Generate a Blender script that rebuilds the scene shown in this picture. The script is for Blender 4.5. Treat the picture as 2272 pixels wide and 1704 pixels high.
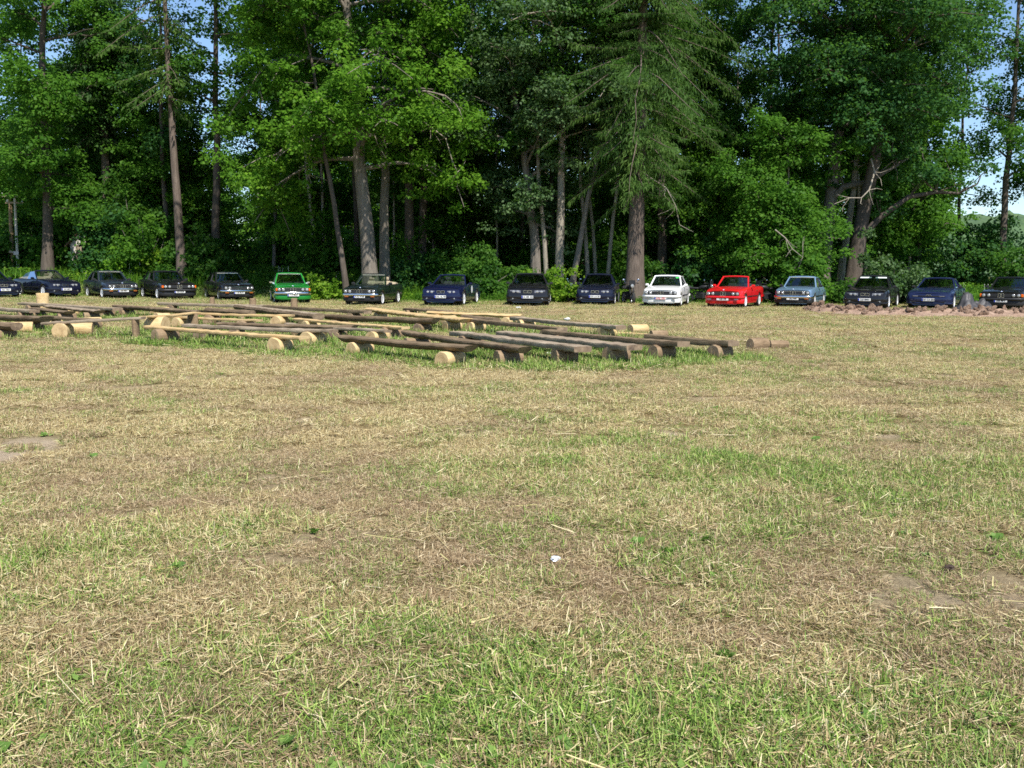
import bpy, bmesh, math, random
import numpy as np
from mathutils import Vector, Matrix

R = math.radians
scene = bpy.context.scene
col = scene.collection
for o in list(bpy.data.objects):
    bpy.data.objects.remove(o, do_unlink=True)

# ------------------------------------------------------------------ camera, sky, sun, exposure
F_PX, CX, CY = 2209.0, 1136.0, 852.0          # photograph pixels (2272 x 1704)
EYE = 1.6
PITCH, ROLL = math.atan(253.0 / F_PX), math.atan(0.0071)
_f = Vector((0, math.cos(PITCH), -math.sin(PITCH)))
_r0 = Vector((1, 0, 0))
_u0 = _r0.cross(_f)
CAM_R = (_r0 * math.cos(ROLL) + _u0 * math.sin(ROLL)).normalized()
CAM_U = CAM_R.cross(_f).normalized()
CAM_F = _f
cam_data = bpy.data.cameras.new('camera')
cam_data.sensor_width = 36.0
cam_data.lens = 36.0 * F_PX / 2272.0
cam_data.clip_start = 0.05
cam_data.clip_end = 6000
cam = bpy.data.objects.new('camera', cam_data)
col.objects.link(cam)
m3 = Matrix((CAM_R, CAM_U, -CAM_F)).transposed()
cam.matrix_world = Matrix.Translation((0, 0, EYE)) @ m3.to_4x4()
scene.camera = cam

SUN_ELEV, SUN_AZ = R(53), R(156)              # azimuth from +Y towards +X: behind the camera, to its right
SUN_DIR = Vector((math.sin(SUN_AZ) * math.cos(SUN_ELEV), math.cos(SUN_AZ) * math.cos(SUN_ELEV), math.sin(SUN_ELEV)))
world = bpy.data.worlds.new('World')
scene.world = world
world.use_nodes = True
wn = world.node_tree
bg = wn.nodes['Background']
sky = wn.nodes.new('ShaderNodeTexSky')
sky.sky_type = 'NISHITA'
sky.sun_disc = False
sky.sun_elevation = SUN_ELEV
sky.sun_rotation = SUN_AZ
sky.air_density = 1.0
sky.dust_density = 0.1
sky.altitude = 900
sky.ozone_density = 4.0
bg.inputs['Strength'].default_value = 0.115
wn.links.new(sky.outputs[0], bg.inputs['Color'])
sun_data = bpy.data.lights.new('sun', 'SUN')
sun_data.energy = 5.0
sun_data.angle = R(0.53)
sun_data.color = (1.0, 0.955, 0.88)
sun = bpy.data.objects.new('sun', sun_data)
sun.rotation_euler = (-SUN_DIR).to_track_quat('-Z', 'Y').to_euler()
col.objects.link(sun)

vs = scene.view_settings
vs.view_transform = 'Standard'
vs.look = 'None'
vs.exposure = 0.58
vs.gamma = 1.0
vs.use_curve_mapping = False
scene.cycles.max_bounces = 6
scene.cycles.diffuse_bounces = 5
scene.cycles.glossy_bounces = 3
scene.cycles.transmission_bounces = 4
scene.cycles.transparent_max_bounces = 8
scene.cycles.use_denoising = False
scene.cycles.sample_clamp_indirect = 4.0
scene.cycles.filter_width = 1.6


def ray(px, py):
    return CAM_F * F_PX + CAM_R * (px - CX) + CAM_U * (CY - py)


def at(px, py, z=0.0):
    """world point of a photograph pixel on the horizontal plane z"""
    d = ray(px, py)
    t = (z - EYE) / d.z
    return Vector((d.x * t, d.y * t, z))


def xat(px, Y, z=1.6):
    """world x of photograph column px at depth Y"""
    depth = Y * math.cos(PITCH) - (z - EYE) * math.sin(PITCH)
    return (px - CX) / F_PX * depth


# ------------------------------------------------------------------ noise for layout
_rs = np.random.RandomState(7)
_PERM = _rs.permutation(4096)
_VAL = _rs.rand(4096)


def vnoise(x, y):
    x = np.asarray(x, float); y = np.asarray(y, float)
    xi = np.floor(x).astype(int); yi = np.floor(y).astype(int)
    fx = x - xi; fy = y - yi
    fx = fx * fx * (3 - 2 * fx); fy = fy * fy * (3 - 2 * fy)

    def h(i, j):
        return _VAL[_PERM[(_PERM[i & 4095] + j) & 4095]]
    a = h(xi, yi); b = h(xi + 1, yi); c = h(xi, yi + 1); d = h(xi + 1, yi + 1)
    return (a * (1 - fx) + b * fx) * (1 - fy) + (c * (1 - fx) + d * fx) * fy


def fbm(x, y, oct=4):
    s = 0; a = 0.5; t = 0
    for i in range(oct):
        s = s + a * vnoise(np.asarray(x) * 2 ** i + 17 * i, np.asarray(y) * 2 ** i + 31 * i); t += a; a *= 0.55
    return s / t


def sstep(a, b, x):
    if a > b: return 1 - sstep(b, a, x)
    t = np.clip((np.asarray(x, float) - a) / (b - a), 0, 1)
    return t * t * (3 - 2 * t)


def ground_z(x, y):
    x = np.asarray(x, float); y = np.asarray(y, float)
    und = (fbm(x * 0.12 + 5, y * 0.12 + 9, 3) - 0.5) * 0.12 * sstep(2, 8, np.abs(y)) * (1 - sstep(60, 120, y))
    rise = (0.45 + 0.65 * sstep(-1, -9, x)) * sstep(52.5, 60.5, y + 1.5 * sstep(0, 8, x))
    return und + rise


def gz(x, y):
    return float(ground_z(x, y))


# ------------------------------------------------------------------ object helpers
def tag(o, label=None, cat=None, group=None, kind=None):
    if label: o['label'] = label
    if cat: o['category'] = cat
    if group: o['group'] = group
    if kind: o['kind'] = kind
    return o


def empty(name, loc, rz=0.0, parent=None):
    o = bpy.data.objects.new(name, None)
    o.empty_display_size = 0.3
    o.location = loc
    o.rotation_euler = (0, 0, rz)
    o.parent = parent
    col.objects.link(o)
    return o


def link(name, me, parent=None, mats=None):
    o = bpy.data.objects.new(name, me)
    if mats:
        for m in mats:
            me.materials.append(m)
    o.parent = parent
    col.objects.link(o)
    return o


def text_mesh(body):
    fc = bpy.data.curves.new('plate_text', 'FONT'); fc.body = body; fc.size = .098; fc.align_x = 'CENTER'; fc.align_y = 'CENTER'; fc.extrude = .0012; fc.offset = .0025
    o = bpy.data.objects.new('plate_text', fc); col.objects.link(o)
    bpy.context.view_layer.update()
    me = bpy.data.meshes.new_from_object(o.evaluated_get(bpy.context.evaluated_depsgraph_get()))
    bpy.data.objects.remove(o); bpy.data.curves.remove(fc); me.name = 'plate_text'
    return me


PLATE_TEXT = {t: text_mesh(t) for t in ('421 TBH', '335 MET', '268 MBT', '428 BAM', '118 BGN', '773 MGV', 'A SL 4708', 'OAL AL 90', 'HA MR 452', 'DD LA 30', 'OAL 7407', 'KB-198', '362 490', '225 BMH', 'DD CA 850', '508 MPV')}


class MB:
    """collects polygons for one mesh"""
    def __init__(self):
        self.v = []; self.f = []; self.m = []

    def add(self, verts, faces, mat=0):
        b = len(self.v)
        self.v += [tuple(p) for p in verts]
        self.f += [tuple(i + b for i in f) for f in faces]
        self.m += [mat] * len(faces)

    def hexa(self, p, mat=0):
        """8 points: 4 bottom, 4 top, both counter-clockwise from outside-top"""
        self.add(p, [(3, 2, 1, 0), (4, 5, 6, 7), (0, 1, 5, 4), (1, 2, 6, 5), (2, 3, 7, 6), (3, 0, 4, 7)], mat)

    def box(self, c, s, mat=0):
        x, y, z = c; a, b, h = s[0] / 2, s[1] / 2, s[2] / 2
        self.hexa([(x - a, y - b, z - h), (x + a, y - b, z - h), (x + a, y + b, z - h), (x - a, y + b, z - h),
                   (x - a, y - b, z + h), (x + a, y - b, z + h), (x + a, y + b, z + h), (x - a, y + b, z + h)], mat)

    def rbox(self, c, s, ch=0.02, mat=0):
        """chamfered box"""
        x, y, z = c; a, b, h = s[0] / 2, s[1] / 2, s[2] / 2
        ch = min(ch, a * .9, b * .9, h * .9)
        rings = []
        for zz, k in ((-h, ch), (-h + ch, 0), (h - ch, 0), (h, ch)):
            aa, bb = a - k, b - k
            c2 = ch
            rings.append([(x + px, y + py, z + zz) for px, py in
                          ((aa, bb - c2), (aa - c2, bb), (-aa + c2, bb), (-aa, bb - c2),
                           (-aa, -bb + c2), (-aa + c2, -bb), (aa - c2, -bb), (aa, -bb + c2))])
        self.loft(rings, mat, closed=True)

    def loft(self, rings, mat=0, closed=True, caps=True):
        n = len(rings[0]); b = len(self.v)
        for r in rings:
            self.v += [tuple(p) for p in r]
        for i in range(len(rings) - 1):
            for j in range(n if closed else n - 1):
                k = (j + 1) % n
                self.f.append((b + i * n + j, b + i * n + k, b + (i + 1) * n + k, b + (i + 1) * n + j)); self.m.append(mat)
        if caps and closed:
            self.f.append(tuple(b + j for j in reversed(range(n)))); self.m.append(mat)
            e = b + (len(rings) - 1) * n
            self.f.append(tuple(e + j for j in range(n))); self.m.append(mat)

    def tube(self, path, rad, n=8, mat=0, caps=True):
        path = [Vector(p) for p in path]
        if not hasattr(rad, '__len__'): rad = [rad] * len(path)
        rings = []
        ref = Vector((0, 0, 1))
        for i, p in enumerate(path):
            d = (path[min(i + 1, len(path) - 1)] - path[max(i - 1, 0)]).normalized()
            if i == 0:
                ref = Vector((1, 0, 0)) if abs(d.x) < 0.8 else Vector((0, 1, 0))
            a = (ref - d * ref.dot(d)).normalized(); ref = a
            b = d.cross(a)
            rings.append([p + (a * math.cos(t) + b * math.sin(t)) * rad[i] for t in [2 * math.pi * k / n for k in range(n)]])
        self.loft(rings, mat, True, caps)

    def lathe(self, prof, c=(0, 0, 0), axis='x', n=16, mat=0, caps=True):
        """prof: list of (radius, offset along axis)"""
        rings = []
        for r, h in prof:
            ring = []
            for k in range(n):
                t = 2 * math.pi * k / n; u, v = r * math.cos(t), r * math.sin(t)
                ring.append({'x': (c[0] + h, c[1] + u, c[2] + v), 'y': (c[0] + v, c[1] + h, c[2] + u), 'z': (c[0] + u, c[1] + v, c[2] + h)}[axis])
            rings.append(ring)
        self.loft(rings, mat, True, caps)

    def bar(self, p, q, w, t, side=Vector((0, 1, 0)), mat=0):
        """rectangular bar from p to q, w across 'side', t across the third axis"""
        p, q = Vector(p), Vector(q); d = (q - p).normalized()
        s = (side - d * side.dot(d)).normalized(); u = d.cross(s)
        ring = lambda c: [c + s * w / 2 + u * t / 2, c - s * w / 2 + u * t / 2, c - s * w / 2 - u * t / 2, c + s * w / 2 - u * t / 2]
        self.loft([ring(p), ring(q)], mat)

    def grid(self, P, mat=0):
        """P: rows of points"""
        nr, nc = len(P), len(P[0]); b = len(self.v)
        for r in P: self.v += [tuple(p) for p in r]
        for i in range(nr - 1):
            for j in range(nc - 1):
                self.f.append((b + i * nc + j, b + i * nc + j + 1, b + (i + 1) * nc + j + 1, b + (i + 1) * nc + j)); self.m.append(mat)

    def mesh(self, name, mats, smooth=None):
        me = bpy.data.meshes.new(name)
        me.from_pydata(self.v, [], self.f)
        for m in mats: me.materials.append(m)
        me.polygons.foreach_set('material_index', self.m)
        bm = bmesh.new(); bm.from_mesh(me)
        bmesh.ops.recalc_face_normals(bm, faces=bm.faces)
        bm.to_mesh(me); bm.free()
        if smooth is not None:
            me.polygons.foreach_set('use_smooth', [True] * len(me.polygons))
            me.set_sharp_from_angle(angle=R(smooth))
        me.update()
        return me

    def build(self, name, mats, parent=None, smooth=None):
        if not isinstance(mats, (list, tuple)): mats = [mats]
        o = bpy.data.objects.new(name, self.mesh(name, mats, smooth))
        o.parent = parent
        col.objects.link(o)
        return o


def np_mesh(name, verts, polys, attrs=None, mat=None, smooth=False):
    """polys: (N,k) int array, all the same size"""
    me = bpy.data.meshes.new(name)
    nv, (npoly, k) = len(verts), polys.shape
    me.vertices.add(nv); me.vertices.foreach_set('co', np.ascontiguousarray(verts, np.float32).ravel())
    me.loops.add(npoly * k); me.loops.foreach_set('vertex_index', np.ascontiguousarray(polys, np.int32).ravel())
    me.polygons.add(npoly)
    me.polygons.foreach_set('loop_start', np.arange(npoly, dtype=np.int32) * k)
    if smooth: me.polygons.foreach_set('use_smooth', np.ones(npoly, bool))
    me.update(calc_edges=True)
    for an, av in (attrs or {}).items():
        a = me.attributes.new(an, 'FLOAT', 'POINT'); a.data.foreach_set('value', np.ascontiguousarray(av, np.float32))
    if mat: me.materials.append(mat)
    return me


# ------------------------------------------------------------------ materials
class NT:
    def __init__(self, name):
        self.mat = bpy.data.materials.new(name); self.mat.use_nodes = True
        self.t = self.mat.node_tree; self.n = self.t.nodes
        self.p = self.n['Principled BSDF']; self.out = self.n['Material Output']

    def new(self, typ, **kw):
        n = self.n.new(typ)
        for k, v in kw.items(): setattr(n, k, v)
        return n

    def lk(self, a, b): self.t.links.new(a, b)

    def noise(self, scale, detail=4, rough=0.6, vec=None, dim='3D'):
        n = self.new('ShaderNodeTexNoise'); n.inputs['Scale'].default_value = scale
        n.inputs['Detail'].default_value = detail; n.inputs['Roughness'].default_value = rough
        if vec is not None: self.lk(vec, n.inputs['Vector'])
        return n.outputs['Fac']

    def ramp(self, fac, stops):
        r = self.new('ShaderNodeValToRGB'); e = r.color_ramp.elements
        while len(e) > 1: e.remove(e[-1])
        e[0].position = stops[0][0]; e[0].color = (*stops[0][1], 1)
        for pos, c in stops[1:]:
            x = e.new(pos); x.color = (*c, 1)
        self.lk(fac, r.inputs['Fac'])
        return r.outputs['Color']

    def mix(self, fac, a, b, blend='MIX'):
        n = self.new('ShaderNodeMix', data_type='RGBA', blend_type=blend)
        if isinstance(fac, (int, float)): n.inputs[0].default_value = fac
        else: self.lk(fac, n.inputs[0])
        for i, x in ((6, a), (7, b)):
            if isinstance(x, (tuple, list)): n.inputs[i].default_value = (*x[:3], 1)
            else: self.lk(x, n.inputs[i])
        return n.outputs[2]

    def math(self, op, a, b=0.0, clamp=False):
        n = self.new('ShaderNodeMath', operation=op); n.use_clamp = clamp
        for i, x in ((0, a), (1, b)):
            if isinstance(x, (int, float)): n.inputs[i].default_value = x
            else: self.lk(x, n.inputs[i])
        return n.outputs[0]

    def attr(self, name, typ='GEOMETRY'):
        n = self.new('ShaderNodeAttribute', attribute_name=name, attribute_type=typ)
        return n.outputs['Fac']

    def coord(self, kind='Object'):
        return self.new('ShaderNodeTexCoord').outputs[kind]

    def mapping(self, vec, scale=(1, 1, 1)):
        n = self.new('ShaderNodeMapping'); n.inputs['Scale'].default_value = scale; self.lk(vec, n.inputs['Vector'])
        return n.outputs['Vector']

    def bump(self, h, strength=0.5, dist=0.02):
        n = self.new('ShaderNodeBump'); n.inputs['Strength'].default_value = strength; n.inputs['Distance'].default_value = dist
        self.lk(h, n.inputs['Height']); self.lk(n.outputs['Normal'], self.p.inputs['Normal'])

    def base(self, c):
        if isinstance(c, (tuple, list)): self.p.inputs['Base Color'].default_value = (*c, 1)
        else: self.lk(c, self.p.inputs['Base Color'])


def simple(name, c, rough=0.5, metal=0.0, var=0.12, scale=6.0, coat=0.0, spec=0.5):
    k = NT(name)
    n = k.noise(scale, 3, 0.6, k.coord())
    lo = tuple(x * (1 - var) for x in c); hi = tuple(min(1, x * (1 + var)) for x in c)
    k.base(k.ramp(n, [(0.3, lo), (0.7, hi)]))
    k.p.inputs['Roughness'].default_value = rough; k.p.inputs['Metallic'].default_value = metal
    k.p.inputs['Coat Weight'].default_value = coat; k.p.inputs['Specular IOR Level'].default_value = spec
    return k.mat


def leaf_material(name, dark, mid, light, transl=0.47, rough=0.5):
    k = NT(name)
    rnd = k.attr('rnd')
    nz = k.noise(0.45, 2, 0.5, k.coord())
    f = k.math('ADD', k.math('MULTIPLY', rnd, 0.7), k.math('MULTIPLY', nz, 0.3))
    c = k.ramp(f, [(0.12, dark), (0.45, mid), (0.9, light)])
    k.base(c)
    k.p.inputs['Roughness'].default_value = rough
    k.p.inputs['Specular IOR Level'].default_value = 0.12
    tr = k.new('ShaderNodeBsdfTranslucent')
    k.lk(k.mix(0.5, c, (0.24, 0.55, 0.06)), tr.inputs['Color'])
    ms = k.new('ShaderNodeMixShader'); ms.inputs[0].default_value = transl
    k.lk(k.p.outputs[0], ms.inputs[1]); k.lk(tr.outputs[0], ms.inputs[2]); k.lk(ms.outputs[0], k.out.inputs['Surface'])
    return k.mat


def bark_material(name, a, b, c, scale=7.0):
    k = NT(name)
    co = k.coord()
    n1 = k.noise(scale, 6, 0.7, k.mapping(co, (1, 1, 0.18)))
    n2 = k.noise(1.1, 3, 0.6, k.mapping(co, (1, 1, 0.35)))
    c1 = k.ramp(n1, [(0.3, a), (0.55, b), (0.8, c)])
    k.base(k.mix(n2, c1, k.mix(0.5, c1, c)))
    k.p.inputs['Roughness'].default_value = 0.95; k.p.inputs['Specular IOR Level'].default_value = 0.15
    k.bump(n1, 1.0, 0.06)
    return k.mat


def wood_material(name, cols, axis_scale=(0.5, 9, 9), bump=0.5):
    k = NT(name)
    co = k.coord()
    oi = k.new('ShaderNodeObjectInfo').outputs['Random']
    g = k.noise(3.0, 9, 0.8, k.mapping(co, tuple(2.2 * q for q in axis_scale)))
    big = k.noise(1.3, 3, 0.6, co)
    c = k.ramp(k.math('ADD', k.math('MULTIPLY', g, 0.7), k.math('MULTIPLY', big, 0.3)),
               [(0.38, cols[0]), (0.49, cols[1]), (0.62, cols[2])])
    c = k.mix(k.math('MULTIPLY', oi, 0.35), c, cols[1])
    k.base(c)
    k.p.inputs['Roughness'].default_value = 0.85; k.p.inputs['Specular IOR Level'].default_value = 0.2
    k.bump(g, bump, 0.025)
    return k.mat


def end_material(name, cols):
    """sawn log end: rings about the local y axis"""
    k = NT(name)
    co = k.coord()
    s = k.new('ShaderNodeSeparateXYZ'); k.lk(co, s.inputs[0])
    r = k.math('SQRT', k.math('ADD', k.math('POWER', s.outputs[0], 2.0), k.math('POWER', s.outputs[2], 2.0)))
    n = k.noise(9, 4, 0.6, co)
    rr = k.math('ADD', k.math('MULTIPLY', r, 190.0), k.math('MULTIPLY', n, 7.0))
    w = k.math('ADD', k.math('MULTIPLY', k.math('SINE', rr), 0.22), 0.5)
    f = k.math('ADD', k.math('MULTIPLY', w, 0.22), k.math('MULTIPLY', n, 0.8))
    k.base(k.ramp(f, [(0.25, cols[0]), (0.5, cols[1]), (0.75, cols[2])]))
    k.p.inputs['Roughness'].default_value = 0.85
    return k.mat


M = {}
M['old_wood'] = wood_material('old_wood', [(0.050, 0.033, 0.019), (0.165, 0.117, 0.070), (0.32, 0.245, 0.155)])
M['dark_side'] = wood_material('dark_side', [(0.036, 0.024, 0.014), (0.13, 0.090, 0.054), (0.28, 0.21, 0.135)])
M['grey_wood'] = wood_material('grey_wood', [(0.085, 0.064, 0.043), (0.275, 0.213, 0.148), (0.47, 0.39, 0.285)])
M['fresh_wood'] = wood_material('fresh_wood', [(0.32, 0.20, 0.085), (0.52, 0.36, 0.17), (0.66, 0.50, 0.28)])
M['peeled_log'] = wood_material('peeled_log', [(0.32, 0.20, 0.09), (0.54, 0.39, 0.19), (0.68, 0.54, 0.32)], (5, 0.6, 5), 0.3)
M['brown_log'] = wood_material('brown_log', [(0.075, 0.048, 0.028), (0.225, 0.155, 0.092), (0.36, 0.265, 0.165)], (5, 0.6, 5), 0.6)
M['fresh_end'] = end_material('fresh_end', [(0.26, 0.16, 0.075), (0.48, 0.34, 0.17), (0.60, 0.46, 0.26)])
M['mid_end'] = end_material('mid_end', [(0.14, 0.09, 0.055), (0.34, 0.23, 0.13), (0.48, 0.36, 0.22)])
M['old_end'] = end_material('old_end', [(0.06, 0.04, 0.03), (0.20, 0.14, 0.09), (0.34, 0.25, 0.16)])
M['bark_grey'] = bark_material('bark_grey', (0.05, 0.042, 0.035), (0.16, 0.135, 0.11), (0.34, 0.30, 0.25))
M['bark_dark'] = bark_material('bark_dark', (0.03, 0.024, 0.02), (0.085, 0.068, 0.055), (0.19, 0.155, 0.125))
M['bark_spruce'] = bark_material('bark_spruce', (0.035, 0.027, 0.022), (0.115, 0.088, 0.070), (0.25, 0.20, 0.165), 9)
M['bark_pale'] = bark_material('bark_pale', (0.10, 0.085, 0.065), (0.27, 0.235, 0.185), (0.46, 0.41, 0.33))
M['leaf_bright'] = leaf_material('leaf_bright', (0.034, 0.092, 0.009), (0.088, 0.205, 0.017), (0.180, 0.315, 0.026))
M['leaf_maple'] = leaf_material('leaf_maple', (0.024, 0.074, 0.010), (0.060, 0.155, 0.018), (0.122, 0.245, 0.026))
M['leaf_mid'] = leaf_material('leaf_mid', (0.020, 0.062, 0.012), (0.048, 0.125, 0.020), (0.098, 0.200, 0.031))
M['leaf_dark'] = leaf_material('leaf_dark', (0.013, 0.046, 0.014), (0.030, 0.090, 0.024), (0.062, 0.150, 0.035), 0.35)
M['leaf_dull'] = leaf_material('leaf_dull', (0.025, 0.055, 0.022), (0.062, 0.115, 0.042), (0.130, 0.195, 0.075), 0.25)
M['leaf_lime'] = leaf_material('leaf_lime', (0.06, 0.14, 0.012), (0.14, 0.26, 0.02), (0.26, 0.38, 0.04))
M['needle'] = leaf_material('needle', (0.026, 0.060, 0.016), (0.062, 0.128, 0.027), (0.125, 0.205, 0.045), 0.35, 0.6)
M['needle_blue'] = leaf_material('needle_blue', (0.016, 0.042, 0.016), (0.038, 0.085, 0.024), (0.075, 0.135, 0.036), 0.15, 0.6)


# ------------------------------------------------------------------ ground
BARE = []     # (cx, cy, rx, ry, strength): trodden or dug spots of bare earth
for px, py, rx, ry, s in ((1478, 969, 0.24, 0.42, 1.0), (10, 1000, 0.55, 1.0, 0.85), (445, 975, 0.22, 0.35, 0.7), (690, 936, 0.24, 0.4, 0.6),
                          (1955, 970, 0.35, 0.4, 0.7), (2190, 1345, 0.8, 0.7, 0.55), (1080, 965, 0.4, 0.4, 0.4), (440, 838, 0.5, 0.6, 0.5),
                          (1600, 890, 0.6, 0.6, 0.4), (305, 858, 0.5, 0.4, 0.4), (700, 1200, 0.7, 0.8, 0.35), (1700, 935, 0.4, 0.4, 0.4),
                          (2120, 800, 0.5, 0.8, 0.4), (880, 1000, 0.5, 0.5, 0.3), (2050, 700, 3.5, 3.0, 0.7), (1850, 700, 2.0, 1.5, 0.5)):
    p = at(px, py); BARE.append((p.x, p.y, rx, ry, s))
GREEN = []    # designed greener (+) and drier (-) areas
for px, py, rx, ry, s in ((600, 1620, 1.3, 0.5, .34), (1750, 1600, 1.2, 0.45, .26), (1250, 1450, 0.9, 0.5, .20), (1700, 1080, 1.8, 1.0, .26), (1300, 1010, 1.2, .8, .14),
                          (2050, 1100, 1.0, 1.0, .22), (60, 1260, .5, .5, .28), (410, 1060, .35, .4, .26), (1180, 1190, .6, .4, .20), (2200, 1560, .5, .6, .22),
                          (500, 1130, 1.5, .8, -.12), (700, 1300, 1.6, .5, -.06), (2150, 1330, 1.0, .8, -.30), (300, 820, 4, 3, -.16), (900, 870, 4, 3, -.08),
                          (1450, 950, .5, .5, .14), (1750, 930, 1.2, 1.2, .14), (1860, 770, 1.3, 1.0, .28), (560, 760, 2.2, 1.5, .22), (880, 790, 2.5, 1.2, .26),
                          (1300, 790, 3.5, 1.5, .20), (400, 700, 9, 5, .16), (1000, 720, 6, 3, .12), (1500, 700, 9, 6, -.06), (2000, 780, 7, 6, .02)):
    p = at(px, py); GREEN.append((p.x, p.y, rx, ry, s))


def greenness(x, y):
    x = np.asarray(x, float); y = np.asarray(y, float)
    g = 0.27 + (fbm(x * 0.55, y * 0.55, 4) - 0.5) * 0.60 + (fbm(x * 2.6 + 40, y * 2.6 + 3, 3) - 0.5) * 0.80
    for cx, cy, rx, ry, s in GREEN:
        g = g + .62 * s * np.exp(-((x - cx) / rx) ** 2 - ((y - cy) / ry) ** 2)
    g = g + .09 * (1 - sstep(3.5, 8, y)) - .04 * sstep(8, 14, y)
    ed = 3.5 * sstep(-6, -14, x)
    g = g + 0.16 * sstep(41, 47, y) + 0.6 * sstep(47, 51, y - ed)
    return np.clip(g, 0.0, 1.0)


def thatchiness(x, y):
    t = fbm(x * .9 + 21, y * .9 + 57, 4) * .65 + fbm(x * 4.5 + 3, y * 4.5, 2) * .35
    return np.clip(sstep(.42, .64, t) * .85 + .25 * (1 - sstep(4, 10, y)), 0, 1)


def bareness(x, y):
    x = np.asarray(x, float); y = np.asarray(y, float)
    b = sstep(0.70, 0.84, fbm(x * 0.8 + 90, y * 0.8 + 13, 3)) * 0.5
    w = 0.75 + 0.5 * fbm(x * 5, y * 5, 2)
    for cx, cy, rx, ry, s in BARE:
        b = np.maximum(b, s * (1 - sstep(0.5, 1.1, w * np.sqrt(((x - cx) / rx) ** 2 + ((y - cy) / ry) ** 2))))
    return b


def make_ground():
    k = NT('meadow_ground')
    geo = k.new('ShaderNodeNewGeometry').outputs['Position']
    g = k.attr('green'); b = k.attr('bare'); fo = k.attr('forest')
    n1 = k.noise(30, 9, 0.82, k.mapping(geo, (1, 1, 1)))
    n2 = k.noise(5.5, 5, 0.7, geo)
    straw = k.ramp(n1, [(0.32, (0.085, 0.058, 0.03)), (0.5, (0.24, 0.175, 0.085)), (0.66, (0.45, 0.35, 0.18))])
    grn = k.ramp(n1, [(0.32, (0.035, 0.045, 0.012)), (0.5, (0.12, 0.14, 0.04)), (0.66, (0.26, 0.27, 0.09))])
    earth = k.ramp(n1, [(0.3, (0.24, 0.18, 0.12)), (0.5, (0.44, 0.345, 0.24)), (0.7, (0.60, 0.49, 0.36))])
    fac = k.math('ADD', g, k.math('MULTIPLY', k.math('SUBTRACT', n2, 0.5), 0.9), True)
    c = k.mix(fac, straw, grn)
    c = k.mix(k.math('MULTIPLY', b, 1.1, True), c, earth)
    wood = k.ramp(n2, [(0.3, (0.06, 0.055, 0.025)), (0.55, (0.09, 0.13, 0.035)), (0.8, (0.15, 0.20, 0.05))])
    c = k.mix(fo, c, wood)
    k.base(c)
    k.p.inputs['Roughness'].default_value = 1.0; k.p.inputs['Specular IOR Level'].default_value = 0.05
    k.bump(n1, 0.9, 0.03)

    def axis(lim, fine, step):
        a = list(np.arange(0, fine, step)); s = step; v = a[-1]
        while v < lim:
            s *= 1.18; v += s; a.append(v)
        return np.array(a)
    xp = axis(2500, 32, 0.30); xs = np.concatenate([-xp[:0:-1], xp])
    yp = axis(2600, 66, 0.30); yn = axis(300, 4, 0.6)
    ys = np.concatenate([-yn[:0:-1], yp])
    X, Y = np.meshgrid(xs, ys)
    Z = ground_z(X, Y)
    near = (Y < 50) & (Y > 0)
    Z = Z + np.where(near, (fbm(X * 1.7, Y * 1.7, 2) - 0.5) * 0.045, 0)
    V = np.stack([X, Y, Z], -1).reshape(-1, 3)
    nx, ny = len(xs), len(ys)
    i = (np.arange(ny - 1)[:, None] * nx + np.arange(nx - 1)[None]).ravel()
    F = np.stack([i, i + 1, i + nx + 1, i + nx], -1)
    fo = sstep(48.5, 52, Y - 8.0 * sstep(-4, -12, X) + (fbm(X * .4, Y * .4, 2) - .5) * 3) * (1 - sstep(88, 105, Y))
    me = np_mesh('ground', V, F, {'green': greenness(X, Y).ravel(), 'bare': bareness(X, Y).ravel(), 'forest': fo.ravel()}, k.mat, True)
    o = link('ground', me); tag(o, kind='structure')
    return o


make_ground()


# ------------------------------------------------------------------ scattered ground cover (geometry nodes)
def scatter(name, pts, rot, scl, green, var, coll, label, cat, thatch=None):
    me = bpy.data.meshes.new(name)
    n = len(pts)
    me.vertices.add(n); me.vertices.foreach_set('co', np.asarray(pts, np.float32).ravel())
    for an, typ, av in (('rotz', 'FLOAT', rot), ('scl', 'FLOAT', scl), ('green', 'FLOAT', green), ('variant', 'INT', var), ('thatch', 'FLOAT', thatch if thatch is not None else np.zeros(n))):
        a = me.attributes.new(an, typ, 'POINT')
        a.data.foreach_set('value', np.asarray(av, np.int32 if typ == 'INT' else np.float32))
    o = link(name, me); tag(o, label, cat, kind='stuff')
    ng = bpy.data.node_groups.new(name + '_scatter', 'GeometryNodeTree')
    ng.interface.new_socket('Geometry', in_out='INPUT', socket_type='NodeSocketGeometry')
    ng.interface.new_socket('Geometry', in_out='OUTPUT', socket_type='NodeSocketGeometry')
    N = ng.nodes; L = ng.links
    gi = N.new('NodeGroupInput'); go = N.new('NodeGroupOutput')
    ip = N.new('GeometryNodeInstanceOnPoints')
    ci = N.new('GeometryNodeCollectionInfo'); ci.inputs['Collection'].default_value = coll
    ci.inputs['Separate Children'].default_value = True; ci.inputs['Reset Children'].default_value = True

    def na(nm, typ='FLOAT'):
        a = N.new('GeometryNodeInputNamedAttribute'); a.data_type = typ; a.inputs['Name'].default_value = nm
        return a.outputs['Attribute']
    cx = N.new('ShaderNodeCombineXYZ'); L.new(na('rotz'), cx.inputs['Z'])
    L.new(gi.outputs[0], ip.inputs['Points']); L.new(ci.outputs[0], ip.inputs['Instance'])
    ip.inputs['Pick Instance'].default_value = True
    L.new(na('variant', 'INT'), ip.inputs['Instance Index'])
    L.new(cx.outputs[0], ip.inputs['Rotation'])
    L.new(na('scl'), ip.inputs['Scale'])
    L.new(ip.outputs[0], go.inputs[0])
    md = o.modifiers.new('scatter', 'NODES'); md.node_group = ng
    return o


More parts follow.
